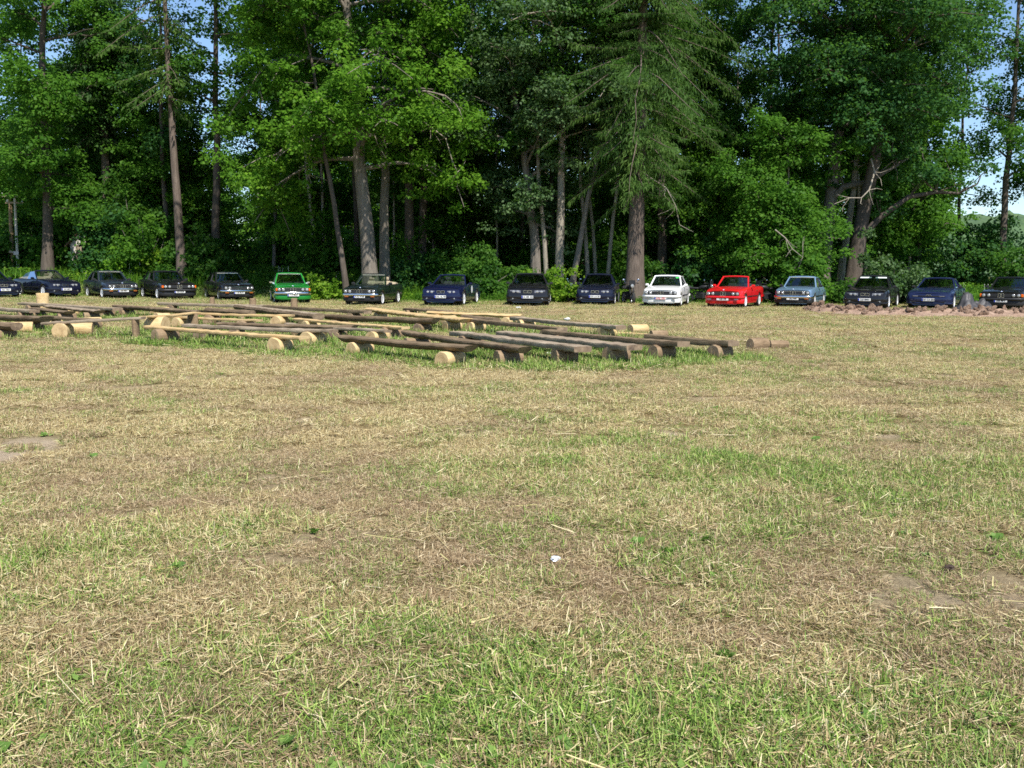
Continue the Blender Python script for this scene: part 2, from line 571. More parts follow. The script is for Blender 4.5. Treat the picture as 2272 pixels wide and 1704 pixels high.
def blades(rs, n, size, kind):
    """n curved blades inside a size x size patch; kind: stubble, litter, grass"""
    base = np.stack([rs.uniform(-size / 2, size / 2, n), rs.uniform(-size / 2, size / 2, n), np.zeros(n)], -1)
    az = rs.uniform(0, 2 * np.pi, n)
    if kind == 'stubble':
        Ln = rs.uniform(0.018, 0.058, n) * (1 + (rs.rand(n) < .08) * 0.8); tilt = np.abs(rs.normal(0.15, 0.55, n)); w = rs.uniform(0.003, 0.0062, n); bend = rs.uniform(-.3, .5, n)
    elif kind == 'litter':
        Ln = rs.uniform(0.025, 0.10, n); tilt = rs.uniform(1.2, 1.62, n); w = rs.uniform(0.0024, 0.0062, n); bend = rs.uniform(-.35, .35, n)
        base[:, 2] = rs.uniform(0.004, 0.022, n)
    else:
        Ln = rs.uniform(0.03, 0.105, n); tilt = np.abs(rs.normal(0.95, 0.4, n)); w = rs.uniform(0.0034, 0.0078, n); bend = rs.uniform(.1, 1.1, n)
    pts = []
    t = tilt.copy(); p = base.copy()
    segs = 3
    d_az = np.stack([np.cos(az), np.sin(az), np.zeros(n)], -1)
    sid = np.stack([-np.sin(az), np.cos(az), np.zeros(n)], -1)
    tw = rs.uniform(-.9, .9, n)[:, None]
    sid = sid * np.cos(tw) + np.array([0, 0, 1.0]) * np.sin(tw) * (np.sin(tilt)[:, None])
    wt = {'stubble': (1, .9, .8), 'litter': (.7, 1, .3), 'grass': (1, .8, .12)}[kind]
    for s in range(segs):
        pts.append((p - sid * (w * wt[s] / 2)[:, None], p + sid * (w * wt[s] / 2)[:, None]))
        d = d_az * np.sin(t)[:, None] + np.array([0, 0, 1.0]) * np.cos(t)[:, None]
        p = p + d * (Ln / (segs - 1))[:, None]
        t = t + bend / (segs - 1)
        p[:, 2] = np.maximum(p[:, 2], 0.003)
    V = np.stack([q for pr in pts for q in pr], 1)           # n, 6, 3
    idx = np.arange(n)[:, None] * 6
    F = np.concatenate([idx + np.array([[0, 1, 3, 2]]), idx + np.array([[2, 3, 5, 4]])], 0)
    return V.reshape(-1, 3), F


def patch_mesh(name, rs, spec, size, mat):
    Vs, Fs, rn, kk, ty, o = [], [], [], [], [], 0
    for kind, n in spec:
        V, F = blades(rs, n, size, kind)
        Vs.append(V); Fs.append(F + o); o += len(V)
        rn.append(np.repeat(rs.rand(n), 6)); kk.append(np.repeat(rs.rand(n), 6))
        ty.append(np.full(n * 6, {'stubble': 0.0, 'litter': -0.06, 'grass': 0.42}[kind]))
    return np_mesh(name, np.concatenate(Vs), np.concatenate(Fs),
                   {'rnd': np.concatenate(rn), 'pick': np.concatenate(kk), 'bias': np.concatenate(ty)}, mat)


def blade_material():
    k = NT('mown_grass')
    rnd, pick, bias = k.attr('rnd'), k.attr('pick'), k.attr('bias')
    g = k.attr('green', 'INSTANCER')
    straw = k.ramp(rnd, [(0.0, (0.19, 0.13, 0.062)), (0.35, (0.41, 0.31, 0.15)), (0.7, (0.63, 0.52, 0.26)), (1.0, (0.80, 0.71, 0.45))])
    grn = k.ramp(rnd, [(0.0, (0.045, 0.10, 0.015)), (0.4, (0.14, 0.245, 0.036)), (0.8, (0.27, 0.405, 0.07)), (1.0, (0.43, 0.50, 0.15))])
    brown = k.ramp(rnd, [(0.0, (0.15, 0.098, 0.055)), (0.4, (0.33, 0.235, 0.13)), (0.75, (0.51, 0.385, 0.225)), (1.0, (0.71, 0.60, 0.39))])
    straw = k.mix(k.attr('thatch', 'INSTANCER'), straw, brown)
    th = k.math('SUBTRACT', k.math('ADD', g, bias), pick)
    f = k.math('MULTIPLY', th, 6.0, True)
    c = k.mix(f, straw, grn)
    k.base(c)
    k.p.inputs['Roughness'].default_value = 0.55; k.p.inputs['Specular IOR Level'].default_value = 0.3
    tr = k.new('ShaderNodeBsdfTranslucent'); k.lk(c, tr.inputs['Color'])
    ms = k.new('ShaderNodeMixShader'); ms.inputs[0].default_value = 0.22
    k.lk(k.p.outputs[0], ms.inputs[1]); k.lk(tr.outputs[0], ms.inputs[2]); k.lk(ms.outputs[0], k.out.inputs['Surface'])
    return k.mat


def make_grass():
    mat = blade_material()
    rs = np.random.RandomState(11)
    coll = bpy.data.collections.new('grass_tufts')
    PS = 0.36
    specs = [[('stubble', 120), ('litter', 330), ('grass', 30)], [('stubble', 170), ('litter', 260), ('grass', 50)],
             [('stubble', 70), ('litter', 420), ('grass', 40)], [('stubble', 110), ('litter', 250), ('grass', 110)],
             [('stubble', 60), ('litter', 250), ('grass', 170)], [('stubble', 60), ('litter', 220), ('grass', 240)],
             [('stubble', 30), ('litter', 160), ('grass', 330)], [('stubble', 40), ('litter', 230), ('grass', 260)]]
    for i, s in enumerate(specs):
        o = bpy.data.objects.new('tuft_%02d' % i, patch_mesh('tuft_%02d' % i, rs, s, PS, mat)); coll.objects.link(o)
    pts = []
    for (y0, y1, sp, s) in ((1.6, 9, 0.145, .88), (9, 20, 0.24, 1.05), (20, 36, 0.36, 1.3), (36, 61, 0.42, 1.45)):
        hw = y1 * 0.60 + 2.0
        xs = np.arange(-hw, hw, sp); ys = np.arange(y0, y1, sp)
        X, Y = np.meshgrid(xs, ys); X = X.ravel() + rs.uniform(-sp, sp, X.size) * .7; Y = Y.ravel() + rs.uniform(-sp, sp, Y.size) * .7
        keep = np.abs(X) < Y * 0.60 + 2.0
        pts.append(np.stack([X[keep], Y[keep], np.full(keep.sum(), s)], -1))
    P = np.concatenate(pts)
    bare = bareness(P[:, 0], P[:, 1])
    P = P[rs.rand(len(P)) > bare * .93]
    g = greenness(P[:, 0], P[:, 1])
    near = np.zeros(len(P))
    for ax, ay, bx, by in BENCH_SEGS:           # uncut grass left standing around the benches
        dx, dy = bx - ax, by - ay; tt = np.clip(((P[:, 0] - ax) * dx + (P[:, 1] - ay) * dy) / (dx * dx + dy * dy), 0, 1)
        near = np.maximum(near, 1 - sstep(.15, .75, np.hypot(P[:, 0] - ax - tt * dx, P[:, 1] - ay - tt * dy)))
    g = np.clip(g + near * .5, 0, 1)
    g2 = np.clip(g + rs.normal(0, .2, len(g)), 0, .999)
    var = np.clip((g2 * 9.5 - 0.6).astype(int), 0, 7)
    z = ground_z(P[:, 0], P[:, 1]) + (fbm(P[:, 0] * 1.7, P[:, 1] * 1.7, 2) - 0.5) * 0.045 * (P[:, 1] < 50)
    sc = P[:, 2] * (1 - .25 * thatchiness(P[:, 0], P[:, 1])) * rs.uniform(.7, 1.25, len(P)) * (0.85 + 0.4 * g)
    sc = sc * (1 + 0.3 * sstep(44, 50, P[:, 1])) * (1 + .75 * near * rs.uniform(.5, 1.2, len(P)))
    scatter('meadow_grass', np.stack([P[:, 0], P[:, 1], z], -1), rs.uniform(0, 6.283, len(P)), sc, g * 0.9, var, coll,
            'dry mown grass and green stubble covering the open field', 'grass', thatchiness(P[:, 0], P[:, 1]))



# ------------------------------------------------------------------ benches: split planks on log rounds
rb = random.Random(5)


def plank_mesh(L, W, T, mat_top, style, seed):
    """half-log or sawn plank along local x, top at z=0"""
    r = random.Random(seed)
    if style != 'board': T *= .88
    mb = MB(); n = max(14, int(L / 0.13)); rings = []
    ph = r.uniform(0, 9)
    sag = r.uniform(0.0, 0.02)
    for i in range(n + 1):
        t = i / n; x = (t - .5) * L
        cut = 0.0
        wl = W / 2 * (1 + .07 * math.sin(x * 2.1 + ph) + .045 * math.sin(x * 5.3 + ph * 2) + r.uniform(-.06, .06))
        wr = W / 2 * (1 + .07 * math.sin(x * 1.7 + ph * 3) + .045 * math.sin(x * 6.1 + ph) + r.uniform(-.03, .03))
        th = T * (1 + .07 * math.sin(x * 2.9 + ph) + r.uniform(-.03, .03))
        yo = 0.02 * math.sin(x * .9 + ph)
        zo = -sag * (1 - (2 * t - 1) ** 2) + r.uniform(-.008, .008)
        if style == 'half':            # flat top, rounded belly, bevelled ends
            pr = [(-wl * .93, -.004), (-wl * .4, .006), (wr * .4, .006), (wr * .93, -.004), (wr, -.03), (wr * .93, -th * .55), (wr * .55, -th * .93),
                  (0, -th), (-wl * .55, -th * .93), (-wl * .93, -th * .55), (-wl, -.03)]
            sl = (0.10 if i == 0 else -0.10 if i == n else 0)
        elif style == 'round':         # nearly round pole with a hewn top
            pr = [(-wl * .75, -.01), (-wl * .3, .008), (wr * .3, .008), (wr * .75, -.01), (wr, -th * .38), (wr * .85, -th * .72), (wr * .4, -th * .97),
                  (0, -th), (-wl * .4, -th * .97), (-wl * .85, -th * .72), (-wl, -th * .38)]
            sl = (0.03 if i == 0 else -0.03 if i == n else 0)
        else:                          # sawn board
            pr = [(-wl, -.006), (-wl * .5, 0), (wr * .5, 0), (wr, -.006), (wr * 1.01, -.02), (wr, -th * .8), (wr * .93, -th), (0, -th), (-wl * .93, -th), (-wl, -th * .8), (-wl * 1.01, -.02)]
            sl = 0
        rings.append([(x + sl * min(1, -z / T) , y + yo, z + zo) for y, z in pr])
    mb.loft(rings, 0, True, False)
    if style != 'board':
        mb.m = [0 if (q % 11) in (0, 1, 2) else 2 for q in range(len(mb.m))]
    for ring, rev in ((rings[0], True), (rings[-1], False)):
        bb = len(mb.v); mb.v += [tuple(p) for p in ring]
        f = tuple(bb + j for j in range(len(ring)))
        mb.f.append(tuple(reversed(f)) if rev else f); mb.m.append(1)
    return mb


def log_mb(L, rad, seed, axis='y'):
    r = random.Random(seed); mb = MB(); n = 18
    bump = [1 + r.uniform(-.05, .05) + .05 * math.sin(2 * k * 2 * math.pi / n + seed) for k in range(n)]
    rings = []
    for i, t in enumerate((0, .02, .25, .5, .75, .98, 1)):
        h = (t - .5) * L + r.uniform(-.004, .004)
        k0 = rad * (0.965 if i in (0, 6) else 1 + .03 * math.sin(t * 5 + seed)) * (1.03 - .06 * t)
        ring = []
        for k in range(n):
            a = 2 * math.pi * k / n; rr = k0 * bump[k]
            tilt = 0.04 * math.cos(a + seed) if i in (0, 6) else 0
            ring.append((rr * math.cos(a), h + tilt * rad, rr * math.sin(a)) if axis == 'y' else (rr * math.cos(a), rr * math.sin(a), h + tilt * rad))
        rings.append(ring)
    mb.loft(rings, 0, True, False)
    for ring, rev in ((rings[0], True), (rings[-1], False)):
        bb = len(mb.v); mb.v += [tuple(p) for p in ring]
        f = tuple(bb + j for j in range(n)); mb.f.append(f); mb.m.append(1)
    return mb


WOODS = {'old': ('old_wood', 'old_end'), 'grey': ('grey_wood', 'old_end'), 'fresh': ('fresh_wood', 'fresh_end')}
LOGS = {'tan': ('peeled_log', 'fresh_end'), 'brown': ('brown_log', 'mid_end'), 'dark': ('brown_log', 'old_end')}
BENCH_GROUP = 'log benches set out on the field'


BENCH_SEGS = []


def bench(p1, p2, z, label, wood='old', style='half', W=0.30, T=0.11, logs=('tan', 'brown'), legs='logs', loglen=0.44, seed=0, ends=(0.13, 0.87), z2=None):
    """p1, p2: photograph pixels of the seat's two ends at seat height z"""
    z2 = z if z2 is None else z2
    a, b = at(p1[0], p1[1], z), at(p2[0], p2[1], z2)
    BENCH_SEGS.append((a.x, a.y, b.x, b.y))
    c = (a + b) / 2; d = b - a
    L = math.hypot(d.x, d.y); rz = math.atan2(d.y, d.x)
    g = gz(c.x, c.y)
    root = empty('log_bench', (c.x, c.y, g), rz)
    tag(root, label, 'bench', BENCH_GROUP)
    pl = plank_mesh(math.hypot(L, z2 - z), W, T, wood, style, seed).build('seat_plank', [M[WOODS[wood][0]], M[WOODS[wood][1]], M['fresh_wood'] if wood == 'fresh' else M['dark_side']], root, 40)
    pl.location = (0, 0, (z + z2) / 2)
    pl.rotation_euler = (rb.uniform(-.03, .03), -math.atan2(z2 - z, L), 0)
    for i, e in enumerate(ends):
        if legs is None: break
        kind = logs[i % len(logs)]
        if kind is None: continue
        zz = z + (z2 - z) * e
        if kind.startswith('post'):
            h = zz - T * 0.6
            o = log_mb(h + 0.05, 0.12, seed + i, 'z')
            for q in range(len(o.v)): o.v[q] = (o.v[q][0] * .62, o.v[q][1] * 1.15, o.v[q][2])
            o = o.build('post_support', [M['brown_log'], M['old_end']], root, 40)
            o.location = ((e - .5) * L, 0, h / 2 - 0.02)
            continue
        rad = (zz - T * 0.82) / 2 + 0.01
        o = log_mb(loglen * rb.uniform(.85, 1.15), rad, seed * 7 + i).build('log_support', [M[LOGS[kind][0]], M[LOGS[kind][1]]], root, 40)
        o.location = ((e - .5) * L, rb.uniform(-.05, .05), rad - 0.02)
        o.rotation_euler = (0, rb.uniform(0, 6), rb.uniform(-.18, .18))
    return root


# front group of dark benches, from left to right
bench((763, 746), (1046, 770), .36, 'weathered brown bench nearest the camera, its front log round freshly sawn and pale', 'old', 'half', .33, .13, ('tan', 'tan'), seed=1)
bench((900, 736), (1171, 772), .36, 'dark split-log bench directly behind the nearest bench, with a white spot at its end', 'old', 'half', .28, .12, ('brown', 'brown'), seed=2)
bench((1012, 736), (1296, 770), .36, 'third dark bench of the front group, a beer can lying by its log', 'grey', 'board', .36, .09, ('dark', 'brown'), seed=3)
bench((1114, 736), (1410, 768), .36, 'fourth dark bench of the front group, with a rough splintered right end', 'grey', 'board', .34, .09, ('dark', 'brown'), seed=4)
bench((1218, 733), (1515, 760), .36, 'fifth dark bench of the front group, its right end reddish and rotten', 'old', 'board', .30, .10, ('brown', 'brown'), seed=5)
bench((1440, 741), (1627, 755), .36, 'short dark bench furthest right with a square-cut end on two log rounds', 'old', 'board', .30, .11, ('brown', 'dark'), seed=6)
# middle group
bench((1030, 706), (1250, 727), .36, 'dark narrow bench in the middle, on pale log rounds left of the lone yellow log', 'old', 'board', .28, .09, ('tan', 'tan'), seed=7)
bench((1140, 702), (1380, 722), .36, 'long dark plank bench below the dark blue saloon with a paper scrap on it', 'grey', 'board', .30, .09, ('tan', 'tan'), seed=8)
bench((949, 690), (1160, 697), .36, 'fresh yellow pole bench just below the black saloon', 'fresh', 'round', .20, .12, ('tan', 'tan'), seed=9)
bench((820, 683), (1034, 707), .38, 'wide fresh yellow beam bench running away below the blue convertible', 'fresh', 'half', .40, .12, ('tan', 'tan'), seed=10)
bench((1030, 698), (1104, 705), .33, 'short brown log bench half hidden behind the fresh yellow pole', 'old', 'round', .24, .18, ('brown', 'tan'), seed=11)
bench((722, 695), (970, 704), .40, 'thick dark beam bench with a round dark log under its right end', 'old', 'half', .34, .17, ('dark', 'dark'), seed=12)
bench((592, 678), (818, 690), .34, 'long dark plank bench below the dark green convertible', 'old', 'board', .30, .10, ('dark', 'brown'), seed=13)
bench((529, 676), (709, 697), .40, 'thick brown half-log bench below the green car', 'grey', 'round', .34, .22, ('dark', 'brown'), seed=14)
bench((900, 682), (1000, 688), .30, 'far dark plank bench close in front of the blue convertible', 'old', 'board', .28, .08, ('dark', 'dark'), seed=15)
# left group
bench((326, 722), (676, 746), .36, 'fresh pale plank bench in front of the left group, on two sawn log rounds', 'fresh', 'board', .24, .06, ('brown', 'tan'), seed=16)
bench((415, 718), (741, 730), .37, 'greyish brown plank bench just behind the fresh front plank', 'grey', 'board', .34, .07, ('dark', 'tan'), seed=17)
bench((487, 714), (789, 721), .37, 'dark split-log bench with a thick slanting right end behind the greyish plank', 'old', 'half', .36, .15, ('dark', 'dark'), seed=18)
bench((380, 700), (574, 708), .34, 'fresh thin plank bench below the second black chrome-trimmed saloon', 'fresh', 'board', .24, .06, ('tan', 'brown'), seed=19)
bench((659, 703), (902, 722), .34, 'fresh thin plank bench sloping right beside the thick dark beam', 'fresh', 'board', .24, .06, ('tan', 'brown'), seed=20)
bench((640, 716), (860, 731), .34, 'second fresh thin plank bench on a pair of yellow log rounds', 'grey', 'board', .24, .06, ('brown', 'tan'), seed=21, ends=(.15, .9))
bench((95, 714), (318, 702), .36, 'pinkish grey plank bench resting on an upright grey post', 'grey', 'board', .30, .06, ('tan', 'post'), seed=22, ends=(.2, .92), z2=.5)
bench((318, 701), (438, 692), .46, 'narrow fresh plank bench continuing the pinkish one onto a second post', 'fresh', 'board', .22, .05, ('tan', 'post'), seed=23, ends=(.2, .9))
bench((443, 693), (649, 697), .36, 'thin fresh plank bench below the black chrome-trimmed saloon', 'fresh', 'board', .24, .06, ('brown', 'tan'), seed=24)
bench((-130, 690), (106, 703), .40, 'thick dark half-log bench cut by the left edge of the picture', 'old', 'half', .36, .17, ('dark', 'dark'), seed=25)
bench((-150, 706), (36, 718), .36, 'low dark log bench at the left edge in front of the others', 'old', 'round', .34, .20, ('dark', 'brown'), seed=26)
bench((104, 700), (210, 706), .34, 'short dark plank bench behind the pinkish grey one', 'old', 'board', .28, .07, ('tan', 'dark'), seed=27)
bench((50, 670), (262, 682), .34, 'far dark plank bench in front of the dark blue open convertible', 'grey', 'board', .32, .09, ('dark', 'dark'), seed=28)
bench((-60, 676), (74, 687), .34, 'far grey plank bench at the left edge behind the upright block', 'grey', 'board', .32, .09, ('dark', 'brown'), seed=29)
bench((76, 681), (156, 690), .34, 'short dark bench right below the upright pale block', 'old', 'half', .32, .10, ('brown', 'dark'), seed=30)
bench((107, 676), (221, 688), .34, 'grey plank bench right of the upright pale block', 'grey', 'half', .34, .10, ('brown', 'dark'), seed=31)
bench((260, 676), (449, 689), .37, 'thick dark half-log bench below the black saloon with orange lights', 'old', 'half', .36, .15, ('brown', 'dark'), seed=32)
bench((354, 672), (593, 678), .34, 'farthest dark plank bench close in front of the black chrome-trimmed saloon', 'grey', 'board', .30, .09, ('dark', 'dark'), seed=33)
bench((462, 684), (560, 690), .33, 'short reddish brown log bench behind the thin fresh planks', 'old', 'round', .28, .20, ('brown', 'brown'), seed=34)


def loose_log(px, py, L, rad, az, kind, label, name='cut_log'):
    p = at(px, py, 0)
    o = log_mb(L, rad, int(px)).build(name, [M[LOGS[kind][0]], M[LOGS[kind][1]]], None, 40)
    o.location = (p.x, p.y, gz(p.x, p.y) + rad - 0.025); o.rotation_euler = (0, rb.uniform(0, 6), az)
    tag(o, label, 'log', 'loose logs lying between the benches')
    return o


D = R
loose_log(34, 741, .78, .16, D(-72), 'tan', 'long pale peeled log lying loose at the left edge of the field')
loose_log(172, 745, .66, .17, D(-75), 'tan', 'pale peeled log lying loose left of the upright post')
loose_log(205, 726, .45, .15, D(-50), 'tan', 'pale log round lying behind the long plank on posts')
loose_log(155, 702, .60, .15, D(-80), 'tan', 'pale peeled log lying among the dark benches at left')
loose_log(233, 701, .55, .14, D(-78), 'tan', 'small pale log behind the pinkish grey plank')
loose_log(355, 699, .6, .14, D(-75), 'tan', 'pale log under the far thick half-log bench')
loose_log(360, 718, .4, .17, D(-40), 'tan', 'pale log round between the two upright posts')
loose_log(995, 724, .46, .17, D(-45), 'tan', 'yellow log lying under the wide fresh beam')
loose_log(1416, 739, .52, .13, D(-60), 'tan', 'lone bright yellow log right of the dark plank benches')
loose_log(1462, 749, .42, .10, D(-70), 'brown', 'small brown log behind the fifth dark bench')
loose_log(1682, 774, .44, .13, D(-62), 'brown', 'weathered grey half-log lying right of the last bench')
loose_log(1727, 771, .40, .10, D(-80), 'dark', 'charred black log stub furthest right of the benches')
loose_log(745, 752, .45, .15, D(-45), 'brown', 'brown log round beside the right end of the greyish plank')


def upright(px, py, H, rad, kind, label):
    p = at(px, py, 0)
    o = log_mb(H, rad, int(px), 'z').build('log_block', [M[LOGS[kind][0]], M[LOGS[kind][1]]], None, 40)
    o.location = (p.x, p.y, gz(p.x, p.y) + H / 2 - 0.01); o.rotation_euler = (0, 0, .4)
    tag(o, label, 'log', 'upright log blocks')


upright(96, 692, .68, .21, 'tan', 'tall pale log block standing upright in front of the blue convertible')
upright(471, 682, .42, .10, 'brown', 'small grey block standing upright below the rear wheel of the black saloon')
upright(561, 683, .40, .13, 'brown', 'small brown block standing upright below the front of the black saloon')
upright(653, 689, .46, .13, 'brown', 'small brown block standing upright in front of the green car')


def stick(p1, p2, rad, mat, label, name='wood_strip', z=0.03):
    a, b = at(*p1, z), at(*p2, z)
    for q in (a, b): q.z = gz(q.x, q.y) + z
    mb = MB(); mb.tube([a, a.lerp(b, .33) + Vector((0, 0, .01)), a.lerp(b, .66), b], [rad, rad * .95, rad, rad * .8], 6)
    o = mb.build(name, M[mat], None, 50)
    tag(o, label, 'wood strip', 'wood strips lying on the grass')


stick((70, 733), (143, 739), .02, 'fresh_wood', 'thin pale strip of wood lying between the two loose logs')
stick((205, 741), (285, 744), .018, 'fresh_wood', 'thin pale strip of wood lying left of the upright post')
stick((1363, 739), (1436, 742), .04, 'fresh_wood', 'pale slab of wood lying in front of the lone yellow log')
stick((1630, 754), (1662, 756), .035, 'grey_wood', 'grey slab of wood lying between the last bench and the half-log')
stick((800, 680), (835, 675), .02, 'fresh_wood', 'reddish stick lying in front of the dark green convertible')
stick((845, 678), (868, 682), .02, 'fresh_wood', 'pale stick lying below the wheel of the dark green convertible')


make_grass()


# ------------------------------------------------------------------ cars
def paint(name, c, metal=0.0, rough=0.5):
    k = NT(name)
    n = k.noise(3, 4, 0.6, k.coord()); d = k.noise(60, 2, 0.5, k.coord())
    k.base(k.mix(k.math('MULTIPLY', n, 0.018), c, (0.30, 0.27, 0.22)))
    k.p.inputs['Metallic'].default_value = metal
    k.lk(k.math('ADD', rough, k.math('MULTIPLY', d, 0.08)), k.p.inputs['Roughness'])
    k.p.inputs['Specular IOR Level'].default_value = 0.06; k.p.inputs['Coat Weight'].default_value = 0.9; k.p.inputs['Coat Roughness'].default_value = 0.025
    return k.mat


PAINT = {'black': paint('paint_black', (0.008, 0.008, 0.010)), 'darkblue': paint('paint_dark_blue', (0.004, 0.006, 0.020)),
         'navy': paint('paint_navy', (0.003, 0.006, 0.036)), 'greyblue': paint('paint_grey_blue', (0.022, 0.027, 0.042), .2),
         'green': paint('paint_green', (0.012, 0.20, 0.028)), 'darkgreen': paint('paint_dark_green', (0.007, 0.014, 0.012)),
         'white': paint('paint_white', (0.78, 0.78, 0.76)), 'red': paint('paint_red', (0.62, 0.010, 0.014)),
         'iceblue': paint('paint_ice_blue', (0.17, 0.27, 0.40), .35), 'violetblue': paint('paint_violet_blue', (0.008, 0.014, 0.052))}
M['chrome'] = simple('chrome', (0.75, 0.76, 0.78), 0.12, 1.0, 0.04)
M['alloy'] = simple('alloy', (0.80, 0.81, 0.83), 0.42, 0.15, 0.05)
M['alloy_grey'] = simple('alloy_grey', (0.30, 0.31, 0.33), 0.4, 0.6, 0.08)
M['tyre'] = simple('tyre', (0.018, 0.018, 0.018), 0.85, 0, 0.2)
M['plastic'] = simple('black_plastic', (0.014, 0.014, 0.015), 0.55, 0, 0.15)
M['underbody'] = simple('underbody', (0.008, 0.008, 0.008), 0.9, 0, 0.2)
M['interior'] = simple('dark_interior', (0.02, 0.02, 0.022), 0.8, 0, 0.2)
M['beige'] = simple('beige_leather', (0.45, 0.36, 0.24), 0.6, 0, 0.1)
M['grey_cloth'] = simple('grey_cloth', (0.06, 0.06, 0.065), 0.9, 0, 0.15)
M['amber'] = simple('amber_lens', (0.72, 0.13, 0.01), 0.15, 0, 0.1)
M['amber_dim'] = simple('amber_dim_lens', (0.30, 0.09, 0.015), 0.2, 0, 0.1)
M['clear_lens'] = simple('clear_lens', (0.40, 0.40, 0.39), 0.10, 0.35, 0.25, 30)
M['dark_lens'] = simple('smoked_lens', (0.20, 0.20, 0.21), 0.08, 0.3, 0.2, 30)
M['red_lens'] = simple('red_lens', (0.35, 0.01, 0.01), 0.15, 0, 0.1)
M['plate_white'] = simple('plate_white', (0.72, 0.72, 0.70), 0.4, 0, 0.03)
M['plate_blue'] = simple('plate_blue', (0.01, 0.03, 0.32), 0.4, 0, 0.05)
M['plate_red'] = simple('plate_red_print', (0.55, 0.03, 0.04), 0.5, 0, 0.05)
M['ink'] = simple('plate_ink', (0.012, 0.012, 0.012), 0.5, 0, 0.05)
M['badge_white'] = simple('badge_white', (0.8, 0.8, 0.8), 0.25, 0, 0.03)
M['badge_blue'] = simple('badge_blue', (0.04, 0.16, 0.50), 0.25, 0, 0.05)
M['sticker_green'] = simple('sticker_green', (0.06, 0.55, 0.10), 0.5, 0, 0.1)
M['shade_white'] = simple('sun_shade', (0.60, 0.66, 0.60), 0.6, 0, 0.05)


def glass_material():
    k = NT('car_glass')
    g = k.new('ShaderNodeBsdfGlossy'); g.inputs['Roughness'].default_value = 0.02; g.inputs['Color'].default_value = (0.9, .95, 1, 1)
    t = k.new('ShaderNodeBsdfTransparent'); t.inputs['Color'].default_value = (0.42, 0.50, 0.50, 1)
    fr = k.new('ShaderNodeFresnel'); fr.inputs['IOR'].default_value = 1.55
    n = k.noise(4, 2, 0.5, k.coord())
    f = k.math('ADD', fr.outputs[0], k.math('MULTIPLY', n, 0.22), True)
    ms = k.new('ShaderNodeMixShader'); k.lk(f, ms.inputs[0])
    k.lk(t.outputs[0], ms.inputs[1]); k.lk(g.outputs[0], ms.inputs[2]); k.lk(ms.outputs[0], k.out.inputs['Surface'])
    return k.mat


M['glass'] = glass_material()
CAR_GROUP = 'cars parked in a row along the wood'
_wheel_meshes = {}


def wheel(parent, x, y, r, rim, side, steer=0.0):
    key = (round(r, 3), rim)
    if key not in _wheel_meshes:
        t = MB(); w = .205
        t.lathe([(r * .66, -w / 2 * .9), (r * .80, -w / 2), (r * .95, -w / 2 * .92), (r, -w / 2 * .7), (r, w / 2 * .7), (r * .95, w / 2 * .92), (r * .80, w / 2), (r * .66, w / 2 * .9), (r * .64, 0)], axis='y', n=24, caps=False)
        m = MB()
        m.lathe([(r * .67, w * .46), (r * .70, w * .50), (r * .64, w * .49), (r * .60, w * .30), (r * .60, -w * .3), (r * .66, -w * .45)], axis='y', n=24, caps=False)
        m.lathe([(r * .62, w * .26), (.01, w * .30)], axis='y', n=20, mat=1)
        m.lathe([(r * .19, w * .2), (r * .19, w * .43), (r * .13, w * .46)], axis='y', n=14)
        n, wd = {'multi': (16, .034), 'cross': (12, .045), 'five': (5, .13), 'seven': (8, .06), 'steel': (10, .07)}[rim]
        for i in range(n):
            a = 2 * math.pi * i / n; ca, sa = math.cos(a), math.sin(a)
            m.bar((r * .15 * ca, w * .40, r * .15 * sa), (r * .64 * ca, w * .40, r * .64 * sa), wd, .022, Vector((-sa, 0, ca)))
        _wheel_meshes[key] = (t.mesh('tyre', [M['tyre']], 35), m.mesh('rim', [M['alloy'] if rim != 'steel' else M['alloy_grey'], M['alloy_grey']], 35))
    w0 = empty('wheel', (x, y, r), (0 if side > 0 else math.pi) + steer, parent)
    for nm, me in zip(('tyre', 'rim'), _wheel_meshes[key]):
        o = bpy.data.objects.new(nm, me); o.parent = w0; col.objects.link(o)


_seat_meshes = {}


def seat(parent, x, y, mat):
    if mat not in _seat_meshes:
        s = MB()
        s.rbox((0, 0, .10), (.50, .48, .16), .05)
        rings = []
        for t, w, th in ((0, .46, .15), (.3, .48, .16), (.75, .44, .13), (1, .34, .09)):
            xx = -.22 - .18 * t; zz = .12 + .60 * t
            rings.append([(xx + th / 2, -w / 2 * .8, zz), (xx + th / 2 * .7, 0, zz), (xx + th / 2, w / 2 * .8, zz), (xx, w / 2, zz), (xx - th / 2, w / 2 * .8, zz), (xx - th / 2, -w / 2 * .8, zz), (xx, -w / 2, zz)])
        s.loft(rings)
        h = MB(); h.rbox((-.42, 0, .83), (.10, .26, .17), .04)
        h.bar((-.41, -.06, .68), (-.41, -.06, .76), .02, .02); h.bar((-.41, .06, .68), (-.41, .06, .76), .02, .02)
        _seat_meshes[mat] = (s.mesh('seat', [M[mat]], 40), h.mesh('headrest', [M[mat]], 40))
    a, b = _seat_meshes[mat]
    o = bpy.data.objects.new('seat', a); o.parent = parent; o.location = (x, y, .34); col.objects.link(o)
    h = bpy.data.objects.new('headrest', b); h.parent = o; col.objects.link(h)


